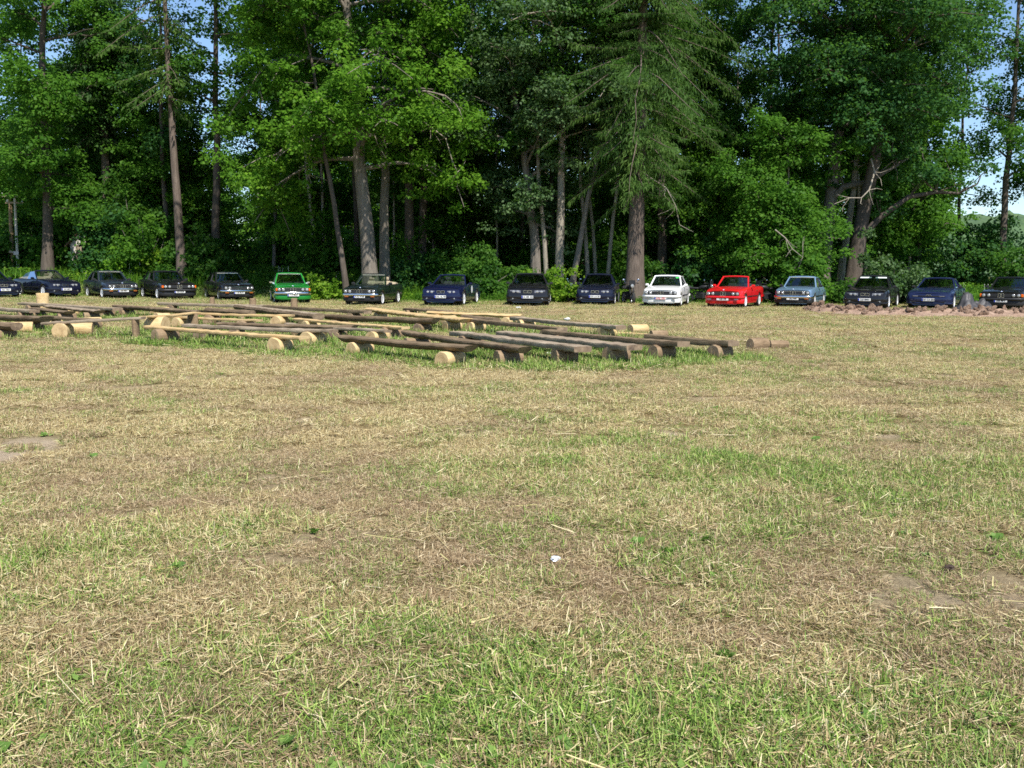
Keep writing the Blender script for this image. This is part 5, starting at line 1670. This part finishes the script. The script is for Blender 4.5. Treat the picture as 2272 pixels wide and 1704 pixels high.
shrub('hazel_bush', 1625, 55, 2.8, 2.2, .19, 8000, 'leaf_dark', 'tall dark shrub behind the red convertible', 313, .7)
shrub('hazel_bush', 1695, 57, 3.4, 2.2, .20, 8000, 'leaf_mid', 'tall shrub behind the gap between the red and light blue cars', 314, .7)
shrub('maple_sapling', 1785, 48.8, 2.9, 1.5, .20, 5000, 'leaf_maple', 'low leafy sapling just behind the light blue coupe', 315, .5)
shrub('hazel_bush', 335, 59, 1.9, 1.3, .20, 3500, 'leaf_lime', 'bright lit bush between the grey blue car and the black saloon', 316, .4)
shrub('hazel_bush', 312, 61, 5.4, 2.4, .22, 9000, 'leaf_mid', 'tall dark elder bush right of the small white gable', 317, .8)
shrub('hazel_bush', 238, 59.4, 4.4, 1.7, .22, 7000, 'leaf_dark', 'tall dark bush growing in front of the small white gable', 318, .8)
shrub('hazel_bush', 135, 63, 2.2, 1.6, .20, 4500, 'leaf_maple', 'bright bush right of the stout maple trunk', 319, .5)
shrub('hazel_bush', 72, 63, 1.8, 1.5, .20, 4500, 'leaf_maple', 'bush left of the stout maple trunk', 320, .5)
shrub('hazel_bush', -40, 64, 2.4, 2.0, .22, 4500, 'leaf_mid', 'bush at the left edge behind the poles', 321, .6)
shrub('hazel_bush', 440, 58, 3.0, 2.0, .20, 6000, 'leaf_mid', 'dark bush between the bare conifer and the dark straight trunk', 322, .6)
shrub('hazel_bush', 1430, 54.5, 1.6, 1.4, .18, 3000, 'leaf_mid', 'leafy shrub right of the thickest trunk', 323, .4)

# undergrowth inside the wood: shared meshes, one object per shrub
sp = []
for i, (H_, R_, mt) in enumerate(((2.6, 1.9, 'leaf_maple'), (3.6, 2.2, 'leaf_mid'), (1.8, 1.7, 'leaf_bright'), (4.8, 2.4, 'leaf_maple'))):
    br, P, U, Nn, S, T, rs = shrub_arrays(350 + i, H_, R_, .22, 4500, clump=.65)
    sp.append((wood_mesh('stems', br, M['bark_grey']), leaves_mesh('foliage', P, U, Nn, S, M[mt], rs, .45, tone=T)))
und = []
for px in range(-60, 2080, 46):
    if 480 < px < 520: continue
    und.append(dict(px=px + rt.uniform(-16, 16), Y=rt.choice([rt.uniform(58, 66), rt.uniform(66, 78)]), k=rt.choice([0, 2]) if (520 < px < 800 or 1160 < px < 1400) else rt.randrange(4)))
labelled(und, '{o} woodland shrub deep behind {c}')
for it in und:
    x = xat(it['px'], it['Y'])
    root = empty('undergrowth_shrub', (x, it['Y'], gz(x, it['Y']) - .05), rt.uniform(0, 6.28))
    s = rt.uniform(.7, 1.2); root.scale = (s, s, s)
    tag(root, it['label'], 'shrub', 'undergrowth shrubs in the wood')
    for nm, me in zip(('stems', 'foliage'), sp[it['k']]):
        o = bpy.data.objects.new(nm, me); o.parent = root; col.objects.link(o)


# ------------------------------------------------------------------ weeds and tall grass on the bank behind the cars
def make_weeds():
    rs = np.random.RandomState(21)
    coll = bpy.data.collections.new('weed_clumps')
    mats = [M['leaf_maple'], M['leaf_mid'], M['leaf_lime'], M['leaf_bright']]
    flower = simple('pale_flower', (0.75, 0.75, 0.66), .7)
    for i in range(6):
        n = 70
        if i < 3:                                # broad-leaved nettles and goutweed
            P = np.stack([rs.normal(0, .22, n), rs.normal(0, .22, n), rs.uniform(.02, .5, n)], -1)
            U = norm(np.stack([rs.normal(0, 1, n), rs.normal(0, 1, n), rs.uniform(-.3, .4, n)], -1)); Nn = norm(rs.normal(0, .5, (n, 3)) + [0, 0, 1]); S = rs.uniform(.07, .17, n); asp = .4
        else:                                    # tall grass
            P = np.stack([rs.normal(0, .2, n), rs.normal(0, .2, n), np.zeros(n)], -1)
            U = norm(np.stack([rs.normal(0, .3, n), rs.normal(0, .3, n), np.ones(n)], -1)); Nn = norm(rs.normal(0, 1, (n, 3)) * [1, 1, .1]); S = rs.uniform(.25, .65, n); asp = .03
        me = leaves_mesh('weed_%d' % i, P, U, Nn, S, mats[i % 4] if i < 3 else M['leaf_bright'], rs, asp)
        coll.objects.link(bpy.data.objects.new('weed_%d' % i, me))
    mb = MB()                                    # umbel flower heads
    for q in range(7):
        a, b = rs.normal(0, .25), rs.normal(0, .25); h = rs.uniform(.4, .75)
        mb.lathe([(.004, 0), (.022, .012), (.004, .02)], (a, b, h), 'z', 5); mb.bar((a, b, 0), (a, b, h), .006, .006)
    ob = bpy.data.objects.new('weed_6', mb.mesh('weed_6', [flower])); coll.objects.link(ob)
    n = 5200
    Y = 48.8 + rs.rand(n) ** 1.3 * 22; X = rs.uniform(-1, 1, n) * (Y * .60 + 2)
    edge = 49.6 + 6.6 * sstep(-4, -12, X) + (fbm(X * .35, X * 0 + 3, 2) - .5) * 2.4
    keep = Y > edge
    X, Y = X[keep], Y[keep]; n = len(X)
    var = rs.choice(6, n, p=[.26, .26, .1, .14, .12, .12])
    fl = (Y < 60) & (rs.rand(n) < .022) & ((X < -6) | (X > 15)); var[fl] = 6
    sc = rs.uniform(.6, 1.5, n) * (.65 + .35 * sstep(49, 53, Y))
    scatter('undergrowth_weeds', np.stack([X, Y, ground_z(X, Y)], -1), rs.uniform(0, 6.28, n), sc, np.ones(n), var, coll,
            'tall grass, nettles and white-flowering weeds along the foot of the wood', 'weeds')


make_weeds()


# ------------------------------------------------------------------ broad-leaved weeds and straws in the foreground
def make_foreground_weeds():
    rs = np.random.RandomState(31)
    coll = bpy.data.collections.new('field_weeds')
    lm = leaf_material('weed_leaf', (0.07, 0.15, 0.03), (0.15, 0.25, 0.055), (0.25, 0.35, 0.10), .25)
    dm = leaf_material('dead_leaf', (0.05, 0.028, 0.022), (0.10, 0.055, 0.04), (0.17, 0.09, 0.06), .1)
    for i in range(4):                           # rosettes of rounded leaves lying flat
        n = 9 + 3 * i
        az = rs.uniform(0, 6.283, n); el = rs.uniform(.15, .9, n)
        U = np.stack([np.cos(az) * np.cos(el), np.sin(az) * np.cos(el), np.sin(el)], -1)
        P = np.stack([rs.normal(0, .02, n), rs.normal(0, .02, n), rs.uniform(.004, .02, n)], -1)
        Nn = norm(np.array([0, 0, 1.0]) + rs.normal(0, .25, (n, 3))); S = rs.uniform(.035, .075, n)
        coll.objects.link(bpy.data.objects.new('rosette_%d' % i, leaves_mesh('rosette_%d' % i, P, U, Nn, S, lm, rs, (.34, .42, .3, .5)[i], .1)))
    for i in range(2):                           # withered brown leaves
        n = 4
        P = np.stack([rs.normal(0, .03, n), rs.normal(0, .03, n), rs.uniform(.006, .02, n)], -1); U = norm(rs.normal(0, 1, (n, 3)) * [1, 1, .3]); Nn = norm(rs.normal(0, .4, (n, 3)) + [0, 0, 1])
        coll.objects.link(bpy.data.objects.new('withered_%d' % i, leaves_mesh('withered_%d' % i, P, U, Nn, rs.uniform(.03, .06, n), dm, rs, .4, .25)))
    Y = 2.2 + 14 * rs.rand(3600) ** 1.4; X = rs.uniform(-1, 1, 3600) * (Y * .6 + 1)
    g = greenness(X, Y); keep = rs.rand(3600) < np.clip(g * 2.2 - .55, 0.0, 1)
    cl = fbm(X * 1.1 + 7, Y * 1.1, 2) > .47
    keep &= cl
    X, Y = X[keep], Y[keep]; n = len(X)
    var = rs.choice(6, n, p=[.24, .24, .2, .2, .06, .06])
    z = ground_z(X, Y) + (fbm(X * 1.7, Y * 1.7, 2) - 0.5) * 0.045
    scatter('field_weeds', np.stack([X, Y, z], -1), rs.uniform(0, 6.28, n), rs.uniform(.3, .8, n), np.ones(n), var, coll,
            'small broad-leaved weeds and withered leaves scattered in the mown grass', 'weeds')
    # long loose straws
    n = 900
    Y = 2.3 + 17 * rs.rand(n) ** 1.5; X = rs.uniform(-1, 1, n) * (Y * .6 + 1)
    z = ground_z(X, Y) + (fbm(X * 1.7, Y * 1.7, 2) - 0.5) * 0.045
    az = rs.uniform(0, 6.283, n); up = rs.rand(n) < .22
    el = np.where(up, rs.uniform(.5, 1.4, n), rs.uniform(-.02, .22, n))
    L = np.where(up, rs.uniform(.03, .10, n), rs.uniform(.07, .24, n))
    P = np.stack([X, Y, z + rs.uniform(.012, .035, n)], -1)
    U = np.stack([np.cos(az) * np.cos(el), np.sin(az) * np.cos(el), np.sin(el)], -1)
    me = leaves_mesh('loose_straw', P, U, norm(rs.normal(0, .5, (n, 3)) + [0, -.3, 1]), L, None, rs, .5, .02)
    # straws are slim: rebuild with constant width
    co = np.empty(len(me.vertices) * 3, np.float32); me.vertices.foreach_get('co', co); co = co.reshape(-1, 4, 3)
    W = norm(co[:, 1] - co[:, 3]); wd = rs.uniform(.0012, .0026, n)[:, None]
    bend = rs.normal(0, .05, n)[:, None] * L[:, None] * W
    a, b = co[:, 0].copy(), co[:, 2].copy()
    co = np.stack([a - W * wd, b - W * wd + bend, b + W * wd + bend, a + W * wd], 1)
    me.vertices.foreach_set('co', co.reshape(-1)); me.update()
    k = NT('straw'); k.base(k.ramp(k.attr('rnd'), [(0, (.34, .27, .10)), (.3, (.45, .42, .16)), (.6, (.52, .44, .22)), (1, (.66, .58, .38))])); k.p.inputs['Roughness'].default_value = .5
    me.materials.append(k.mat)
    o = link('loose_straw', me); tag(o, 'long loose straws scattered over the mown grass', 'straw', kind='stuff')


make_foreground_weeds()


# ------------------------------------------------------------------ dug earth with clods, tarpaulin
def make_mound():
    rs = np.random.RandomState(41)
    k = NT('dug_earth'); co = k.coord('Object')
    n = k.noise(4.5, 7, .75, co); n2 = k.noise(.8, 3, .6, co)
    c = k.ramp(n, [(.3, (.12, .075, .052)), (.5, (.32, .21, .15)), (.7, (.50, .36, .265))])
    k.base(k.mix(k.math('MULTIPLY', n2, .35), c, (.36, .25, .17))); k.p.inputs['Roughness'].default_value = 1; k.bump(n, 1, .09)
    earth = k.mat
    k = NT('sod_clod'); co = k.coord('Object'); n = k.noise(1.6, 6, .75, co)
    oi = k.new('ShaderNodeObjectInfo').outputs['Random']
    c = k.ramp(n, [(.3, (.09, .055, .036)), (.5, (.29, .19, .13)), (.66, (.46, .33, .235)), (.8, (.46, .40, .24))])
    k.base(k.mix(k.math('MULTIPLY', oi, .5), c, (.30, .19, .125))); k.p.inputs['Roughness'].default_value = 1; k.bump(n, 1, .15)
    clodm = k.mat
    root = empty('earth_mound', at(2030, 700, 0)); tag(root, 'long low heap of dug reddish earth and sods in front of the cars at right', 'earth mound')
    ox, oy = root.location.x, root.location.y
    ends = [at(1790, 690), at(1900, 697), at(2050, 701), at(2200, 702), at(2420, 703)]
    ctl = np.array([(p.x, p.y) for p in ends])
    # base heap as a grid along the ridge line
    t = np.linspace(0, 1, 140); seg = t * (len(ctl) - 1); i0 = np.minimum(seg.astype(int), len(ctl) - 2); f = (seg - i0)[:, None]
    cl = ctl[i0] * (1 - f) + ctl[i0 + 1] * f
    v = np.linspace(-1, 1, 31)
    dirx = norm(np.gradient(cl, axis=0)); nrm = np.stack([-dirx[:, 1], dirx[:, 0]], -1)
    wid = 1.6 * np.sin(np.clip(t * 1.3, 0, 1) * np.pi * .5 + .12)[:, None] * (1 + .3 * (fbm(t * 14, t * 0, 2) - .5))[:, None]
    XY = cl[:, None] + nrm[:, None] * (v[None, :, None] * wid[:, :, None] - .2)
    prof = (1 - np.abs(v) ** 1.6)[None]
    asym = np.where(v[None] < 0, .85, 1.0)
    hh = .22 * prof * asym * (.55 + .9 * fbm(XY[..., 0] * 1.1, XY[..., 1] * 1.1, 3)) * np.minimum(1, t * 14)[:, None]
    hh = hh + (fbm(XY[..., 0] * 3.2, XY[..., 1] * 3.2, 4) - .5) * .30 * prof
    Z = ground_z(XY[..., 0], XY[..., 1]) + hh - .03
    V = np.stack([XY[..., 0] - ox, XY[..., 1] - oy, Z], -1).reshape(-1, 3)
    nr, nc = XY.shape[:2]; i = (np.arange(nr - 1)[:, None] * nc + np.arange(nc - 1)[None]).ravel()
    link('heap', np_mesh('heap', V, np.stack([i, i + 1, i + nc + 1, i + nc], -1), None, earth, True), root)
    # clods: six shared lumps
    lumps = []
    for s in range(6):
        bm = bmesh.new(); bmesh.ops.create_icosphere(bm, subdivisions=2, radius=1)
        r = random.Random(s)
        for vv in bm.verts:
            q = vv.co; d = 1 + .55 * (float(fbm(q.x * 1.6 + s * 9, q.y * 1.6 + q.z * 1.3, 3)) - .5) * 2 * .9 + r.uniform(-.12, .12)
            vv.co = q * d
        me = bpy.data.meshes.new('clod'); bm.to_mesh(me); bm.free(); me.materials.append(clodm); lumps.append(me)
    for q in range(210):
        i = int(rs.uniform(0, .93) * nr) if q > 30 else int(rs.uniform(0, .35) * nr); j = int(np.clip(rs.normal(nc * .5, nc * .17), 1, nc - 2))
        o = bpy.data.objects.new('clod', lumps[rs.randint(6)]); o.parent = root
        sz = rs.uniform(.035, .115) * (1.35 if q < 30 else 1)
        o.location = (XY[i, j, 0] - ox, XY[i, j, 1] - oy, Z[i, j] + sz * .25); o.rotation_euler = tuple(rs.uniform(0, 6.28, 3)); o.scale = (sz * rs.uniform(.9, 2.0), sz * rs.uniform(.8, 1.3), sz * rs.uniform(.45, .8)); col.objects.link(o)


make_mound()


def make_tarp():
    k = NT('grey_plastic_sheet'); n = k.noise(5, 5, .65, k.coord()); k.base(k.ramp(n, [(.3, (.022, .021, .022)), (.7, (.085, .082, .085))])); k.p.inputs['Roughness'].default_value = .5; k.p.inputs['Specular IOR Level'].default_value = .3
    p = at(2158, 700, 0); g = gz(p.x, p.y)
    nx, ny = 44, 30; rs = np.random.RandomState(3)
    u, v = np.meshgrid(np.linspace(-1, 1, nx), np.linspace(-1, 1, ny))
    X = u * .86; Y = v * .45
    h = .62 * np.exp(-((u + .28) / .36) ** 2 - (v / .75) ** 2) + .38 * np.exp(-((u - .45) / .34) ** 2 - (v / .8) ** 2)
    fold = (np.abs(fbm(u * 3.2 + 5, v * 2.2, 3) - .5) * 2) ** .7
    Z = h * (1.15 - .6 * fold) + .16 * (fbm(u * 6, v * 6 + 9, 2) - .4)
    edge = np.maximum(np.abs(u), np.abs(v)); Z = np.where(edge > .97, .05, Z) + .1
    V = np.stack([X, Y, np.maximum(Z, .03)], -1).reshape(-1, 3)
    i = (np.arange(ny - 1)[:, None] * nx + np.arange(nx - 1)[None]).ravel()
    o = link('plastic_sheet', np_mesh('plastic_sheet', V, np.stack([i, i + 1, i + nx + 1, i + nx], -1), None, k.mat, False))
    o.location = (p.x, p.y, g); o.scale = (1.05, 1, 1.15); tag(o, 'crumpled dark grey plastic sheet heaped on the dug earth', 'tarp')


make_tarp()


# ------------------------------------------------------------------ motorcycles behind the cars
def motorcycle(px, Y, rz, label, tank='plastic'):
    x = xat(px, Y); root = empty('motorcycle', (x, Y, gz(x, Y)), rz); tag(root, label, 'motorcycle', 'motorcycles parked behind the cars')
    for nm, xx in (('front_wheel', .74), ('rear_wheel', -.68)):
        mb = MB(); r = .31; mb.lathe([(r * .78, -.05), (r * .95, -.06), (r, -.03), (r, .03), (r * .95, .06), (r * .78, .05)], axis='y', n=22, caps=False)
        w = mb.build(nm, M['tyre'], root, 40); w.location = (xx, 0, r)
        mb = MB(); mb.lathe([(r * .80, -.03), (r * .72, -.02), (r * .72, .02), (r * .80, .03)], axis='y', n=22, caps=False); mb.lathe([(.06, -.07), (.06, .07)], axis='y', n=12)
        for k in range(6):
            a = k * math.pi / 3; mb.bar((0, 0, 0), (r * .74 * math.cos(a), 0, r * .74 * math.sin(a)), .03, .02)
        mb.build('rim', M['alloy_grey'], w, 40)
    mb = MB()
    for s in (1, -1): mb.tube([(.74, s * .09, .31), (.56, s * .09, .78), (.50, s * .09, .96)], .026, 8)
    mb.build('fork', M['plastic'], root, 50)
    mb = MB(); mb.tube([(.50, 0, .86), (.1, 0, .62), (-.35, 0, .60), (-.68, 0, .33)], .035, 8); mb.tube([(.48, 0, .80), (.30, 0, .34), (-.20, 0, .26), (-.35, 0, .58)], .025, 8); mb.build('frame', M['plastic'], root, 50)
    mb = MB(); mb.rbox((.06, 0, .42), (.48, .36, .34), .06); mb.build('engine', M['plastic'], root, 40)
    mb = MB(); rings = []
    for t, w, h, z in ((.42, .10, .10, .86), (.34, .25, .2, .85), (.12, .29, .24, .83), (-.06, .2, .18, .78), (-.12, .1, .1, .75)):
        rings.append([(t, w / 2 * math.cos(a), z + h / 2 * math.sin(a)) for a in [2 * math.pi * k / 10 for k in range(10)]])
    mb.loft(rings); mb.build('fuel_tank', M[tank], root, 60)
    mb = MB(); mb.rbox((-.34, 0, .78), (.62, .28, .10), .04); mb.rbox((-.62, 0, .84), (.2, .24, .10), .04); mb.build('saddle', M['interior'], root, 40)
    mb = MB(); mb.tube([(.40, -.38, 1.02), (.47, -.2, 1.04), (.50, 0, .99), (.47, .2, 1.04), (.40, .38, 1.02)], .017, 8); mb.build('handlebar', M['plastic'], root, 60)
    mb = MB(); mb.lathe([(.05, -.08), (.09, -.02), (.095, .04), (.08, .06)], (.62, 0, .90), 'x', 16); hl = mb.build('headlight', M['chrome'], root, 50)
    mb = MB(); mb.lathe([(.08, .062), (.004, .075)], (.62, 0, .90), 'x', 16); mb.build('lens', M['clear_lens'], hl, 50)
    for s in (1, -1):
        mb = MB(); mb.tube([(.42, s * .28, 1.03), (.43, s * .34, 1.16)], .008, 6); mb.rbox((.43, s * .36, 1.19), (.03, .12, .08), .015); mb.build('mirror', M['chrome'], root, 50)
    mb = MB(); mb.rbox((.62, 0, 1.05), (.03, .30, .24), .02); mb.build('windshield', M['plastic'], root, 40)
    mb = MB(); mb.tube([(.25, .16, .30), (.0, .19, .22), (-.4, .20, .26), (-.85, .21, .36)], [.025, .03, .045, .045], 10); mb.build('exhaust', M['chrome'], root, 50)
    mb = MB(); mb.rbox((.74, 0, .66), (.30, .14, .03), .01); mb.rbox((-.78, 0, .68), (.30, .18, .04), .015); mb.build('mudguard', M[tank], root, 40)


motorcycle(1393, 48.0, R(-80), 'black motorcycle with chrome headlight parked at the foot of the thickest trunk')
motorcycle(1280, 49.4, R(-120), 'black motorcycle mostly hidden left of the dark blue saloon')
motorcycle(1553, 49.5, R(-40), 'black motorcycle standing in the shade between the white coupe and the red convertible')
motorcycle(1702, 48.6, R(-150), 'black motorcycle half hidden right of the red convertible')


# ------------------------------------------------------------------ poles, shed, red cloths, far hill
def pole(px, Y, H, r, mat, label):
    x = xat(px, Y); root = empty('utility_pole', (x, Y, gz(x, Y) - .1)); tag(root, label, 'pole', 'utility poles at the left edge')
    mb = MB(); mb.tube([(0, 0, 0), (0, 0, H * .5), (.02, 0, H)], [r, r * .93, r * .85], 12); mb.build('post', M[mat], root, 50)
    mb = MB(); mb.box((0, -r - .04, H * .30), (.30, .06, .22)); mb.build('junction_box', M['alloy_grey'], root)
    mb = MB(); mb.box((0, 0, H - .25), (1.1, .09, .10)); mb.build('crossarm', M['grey_wood'], root)
    for s in (-.45, .45):
        mb = MB(); mb.lathe([(.03, 0), (.05, .05), (.035, .10), (.05, .13), (.01, .16)], (s, 0, H - .20), 'z', 10); mb.build('insulator', M['plate_white'], root, 50)
    return root


M['concrete'] = simple('pale_concrete', (0.46, 0.43, 0.38), .9, 0, .15, 8)
pole(27, 60.5, 5.0, .12, 'brown_log', 'brown wooden utility pole at the left edge behind the navy convertible')
pole(38, 60, 4.6, .085, 'concrete', 'pale slim utility pole beside the brown one at the left edge')


def shed():
    Y = 61.0; x = xat(196, Y); root = empty('shed', (x, Y, gz(x, Y))); tag(root, 'small whitewashed shed gable half hidden by bushes at left', 'shed')
    wall = simple('whitewash', (0.58, 0.53, 0.48), .9, 0, .15, 3)
    mb = MB(); w, d, h, a = 2.2, 3.5, 1.9, 3.1
    F = [(-w / 2, 0, 0), (w / 2, 0, 0), (w / 2, 0, h), (0, 0, a), (-w / 2, 0, h)]
    B = [(q[0], d, q[2]) for q in F]
    mb.add(F + B, [(0, 1, 2, 3, 4), (9, 8, 7, 6, 5), (0, 5, 6, 1), (1, 6, 7, 2), (4, 9, 5, 0)]); mb.build('wall', wall, root)
    for s in (1, -1):
        mb = MB(); mb.hexa([(0, -.2, a + .02), (s * (w / 2 + .25), -.2, h - .22), (s * (w / 2 + .25), d + .2, h - .22), (0, d + .2, a + .02),
                            (0, -.2, a + .10), (s * (w / 2 + .25), -.2, h - .14), (s * (w / 2 + .25), d + .2, h - .14), (0, d + .2, a + .10)]); mb.build('roof_slope', M['brown_log'], root)
    mb = MB(); mb.box((-.35, -.03, .9), (.8, .05, 1.8)); mb.build('door', M['grey_wood'], root)


shed()


def cloth(px, py, Y, w, h, c, label, name, cat, seed):
    d = ray(px, py); t = Y / d.y; p = Vector((d.x * t, Y, EYE + d.z * t))
    rs = np.random.RandomState(seed); nx, ny = 12, 10
    u, v = np.meshgrid(np.linspace(-.5, .5, nx), np.linspace(0, -1, ny))
    X = u * w * (1 + .25 * v); Z = v * h * (1 - .35 * np.abs(u)); Yy = .08 * np.sin(u * 16 + seed) * (-v) + .03 * rs.normal(0, 1, u.shape)
    i = (np.arange(ny - 1)[:, None] * nx + np.arange(nx - 1)[None]).ravel()
    o = link(name, np_mesh(name, np.stack([X, Yy, Z], -1).reshape(-1, 3), np.stack([i, i + 1, i + nx + 1, i + nx], -1), None, simple(name + '_cloth_%d' % seed, c, .8, 0, .15), True))
    o.location = p; tag(o, label, cat)


cloth(1351, 556, 62, .42, .34, (.55, .06, .05), 'red cloth hanging in the wood left of the thickest trunk', 'red_cloth', 'cloth', 3)
cloth(1381, 552, 63, .40, .10, (.62, .70, .74), 'small pale strip of cloth left of the thickest trunk', 'pale_cloth', 'cloth', 7)
cloth(1294, 582, 58, .30, .30, (.55, .12, .14), 'small red and white pennant above the bushes behind the dark blue saloon', 'pennant', 'pennant', 5)


def make_hill():
    k = NT('far_woodland'); n = k.noise(.12, 5, .7, k.coord()); n2 = k.noise(.9, 4, .7, k.coord())
    k.base(k.ramp(k.math('ADD', k.math('MULTIPLY', n, .5), k.math('MULTIPLY', n2, .5)), [(.35, (.035, .075, .035)), (.55, (.075, .13, .05)), (.75, (.14, .20, .075))])); k.p.inputs['Roughness'].default_value = 1
    xs = np.arange(-420, 420, 2.2); ys = np.arange(330, 470, 3.0)
    X, Y = np.meshgrid(xs, ys)
    ridge = (7 + 14 * sstep(70, 190, X)) * sstep(330, 375, Y) * (1 - .6 * sstep(420, 470, Y))
    tex = (fbm(X * .16, Y * .16, 3) - .3) * 9 * sstep(335, 360, Y)
    Z = np.maximum(-.5, ridge * (.8 + .4 * fbm(X * .012, Y * .012 + 3, 2)) + tex * .8) + ground_z(X, Y) - .3
    nx = len(xs); i = (np.arange(len(ys) - 1)[:, None] * nx + np.arange(nx - 1)[None]).ravel()
    o = link('hill', np_mesh('hill', np.stack([X, Y, Z], -1).reshape(-1, 3), np.stack([i, i + 1, i + nx + 1, i + nx], -1), None, k.mat, False)); tag(o, kind='structure')


make_hill()


# ------------------------------------------------------------------ small litter
def litter():
    foil = simple('crumpled_foil', (.70, .72, .75), .35, .3, .1, 20)
    def scrap(px, py, s, mat, label, name, cat, z=0.02, seed=0, zz=None):
        p = at(px, py, z if zz is None else zz); bm = bmesh.new(); bmesh.ops.create_icosphere(bm, subdivisions=2, radius=1); r = random.Random(seed)
        for v in bm.verts: v.co = Vector((v.co.x * 1.3, v.co.y, v.co.z * .55)) * (1 + r.uniform(-.35, .25))
        me = bpy.data.meshes.new(name); bm.to_mesh(me); bm.free(); me.materials.append(mat)
        o = link(name, me); o.scale = (s, s, s); o.location = (p.x, p.y, (gz(p.x, p.y) + z) if zz is None else zz + gz(p.x, p.y)); o.rotation_euler = (0, 0, r.uniform(0, 6)); tag(o, label, cat)
    scrap(1231, 1247, .024, foil, 'small crumpled white foil lying in the grass of the foreground', 'crumpled_foil', 'litter', .03, 1)
    scrap(1150, 683, .10, M['plate_white'], 'white paper scrap on the grass in front of the glossy black saloon', 'paper_scrap', 'litter', .03, 2)
    scrap(1258, 708, .07, M['plate_white'], 'flat white paper scrap lying on a dark plank bench', 'paper_scrap', 'litter', .02, 3, .375)
    dark = simple('brown_bark', (.05, .03, .02), .8)
    scrap(2106, 1265, .022, dark, 'curled dark brown leaf standing in the dry grass at right', 'withered_leaf', 'leaf', .03, 5)
    p = at(1219, 794, 0); mb = MB()
    mb.lathe([(.024, -.06), (.033, -.052), (.033, .05), (.026, .06), (.024, .058)], (0, 0, .033), 'x', 16)
    o = mb.build('drink_can', [foil], None, 40); o.location = (p.x, p.y, gz(p.x, p.y) + .02); o.rotation_euler = (0, 0, .3); tag(o, 'silver drink can lying by the third dark bench', 'can')
    mb = MB(); mb.lathe([(.022, .061), (.004, .061)], (0, 0, .033), 'x', 12); mb.build('lid', M['chrome'], o)


litter()
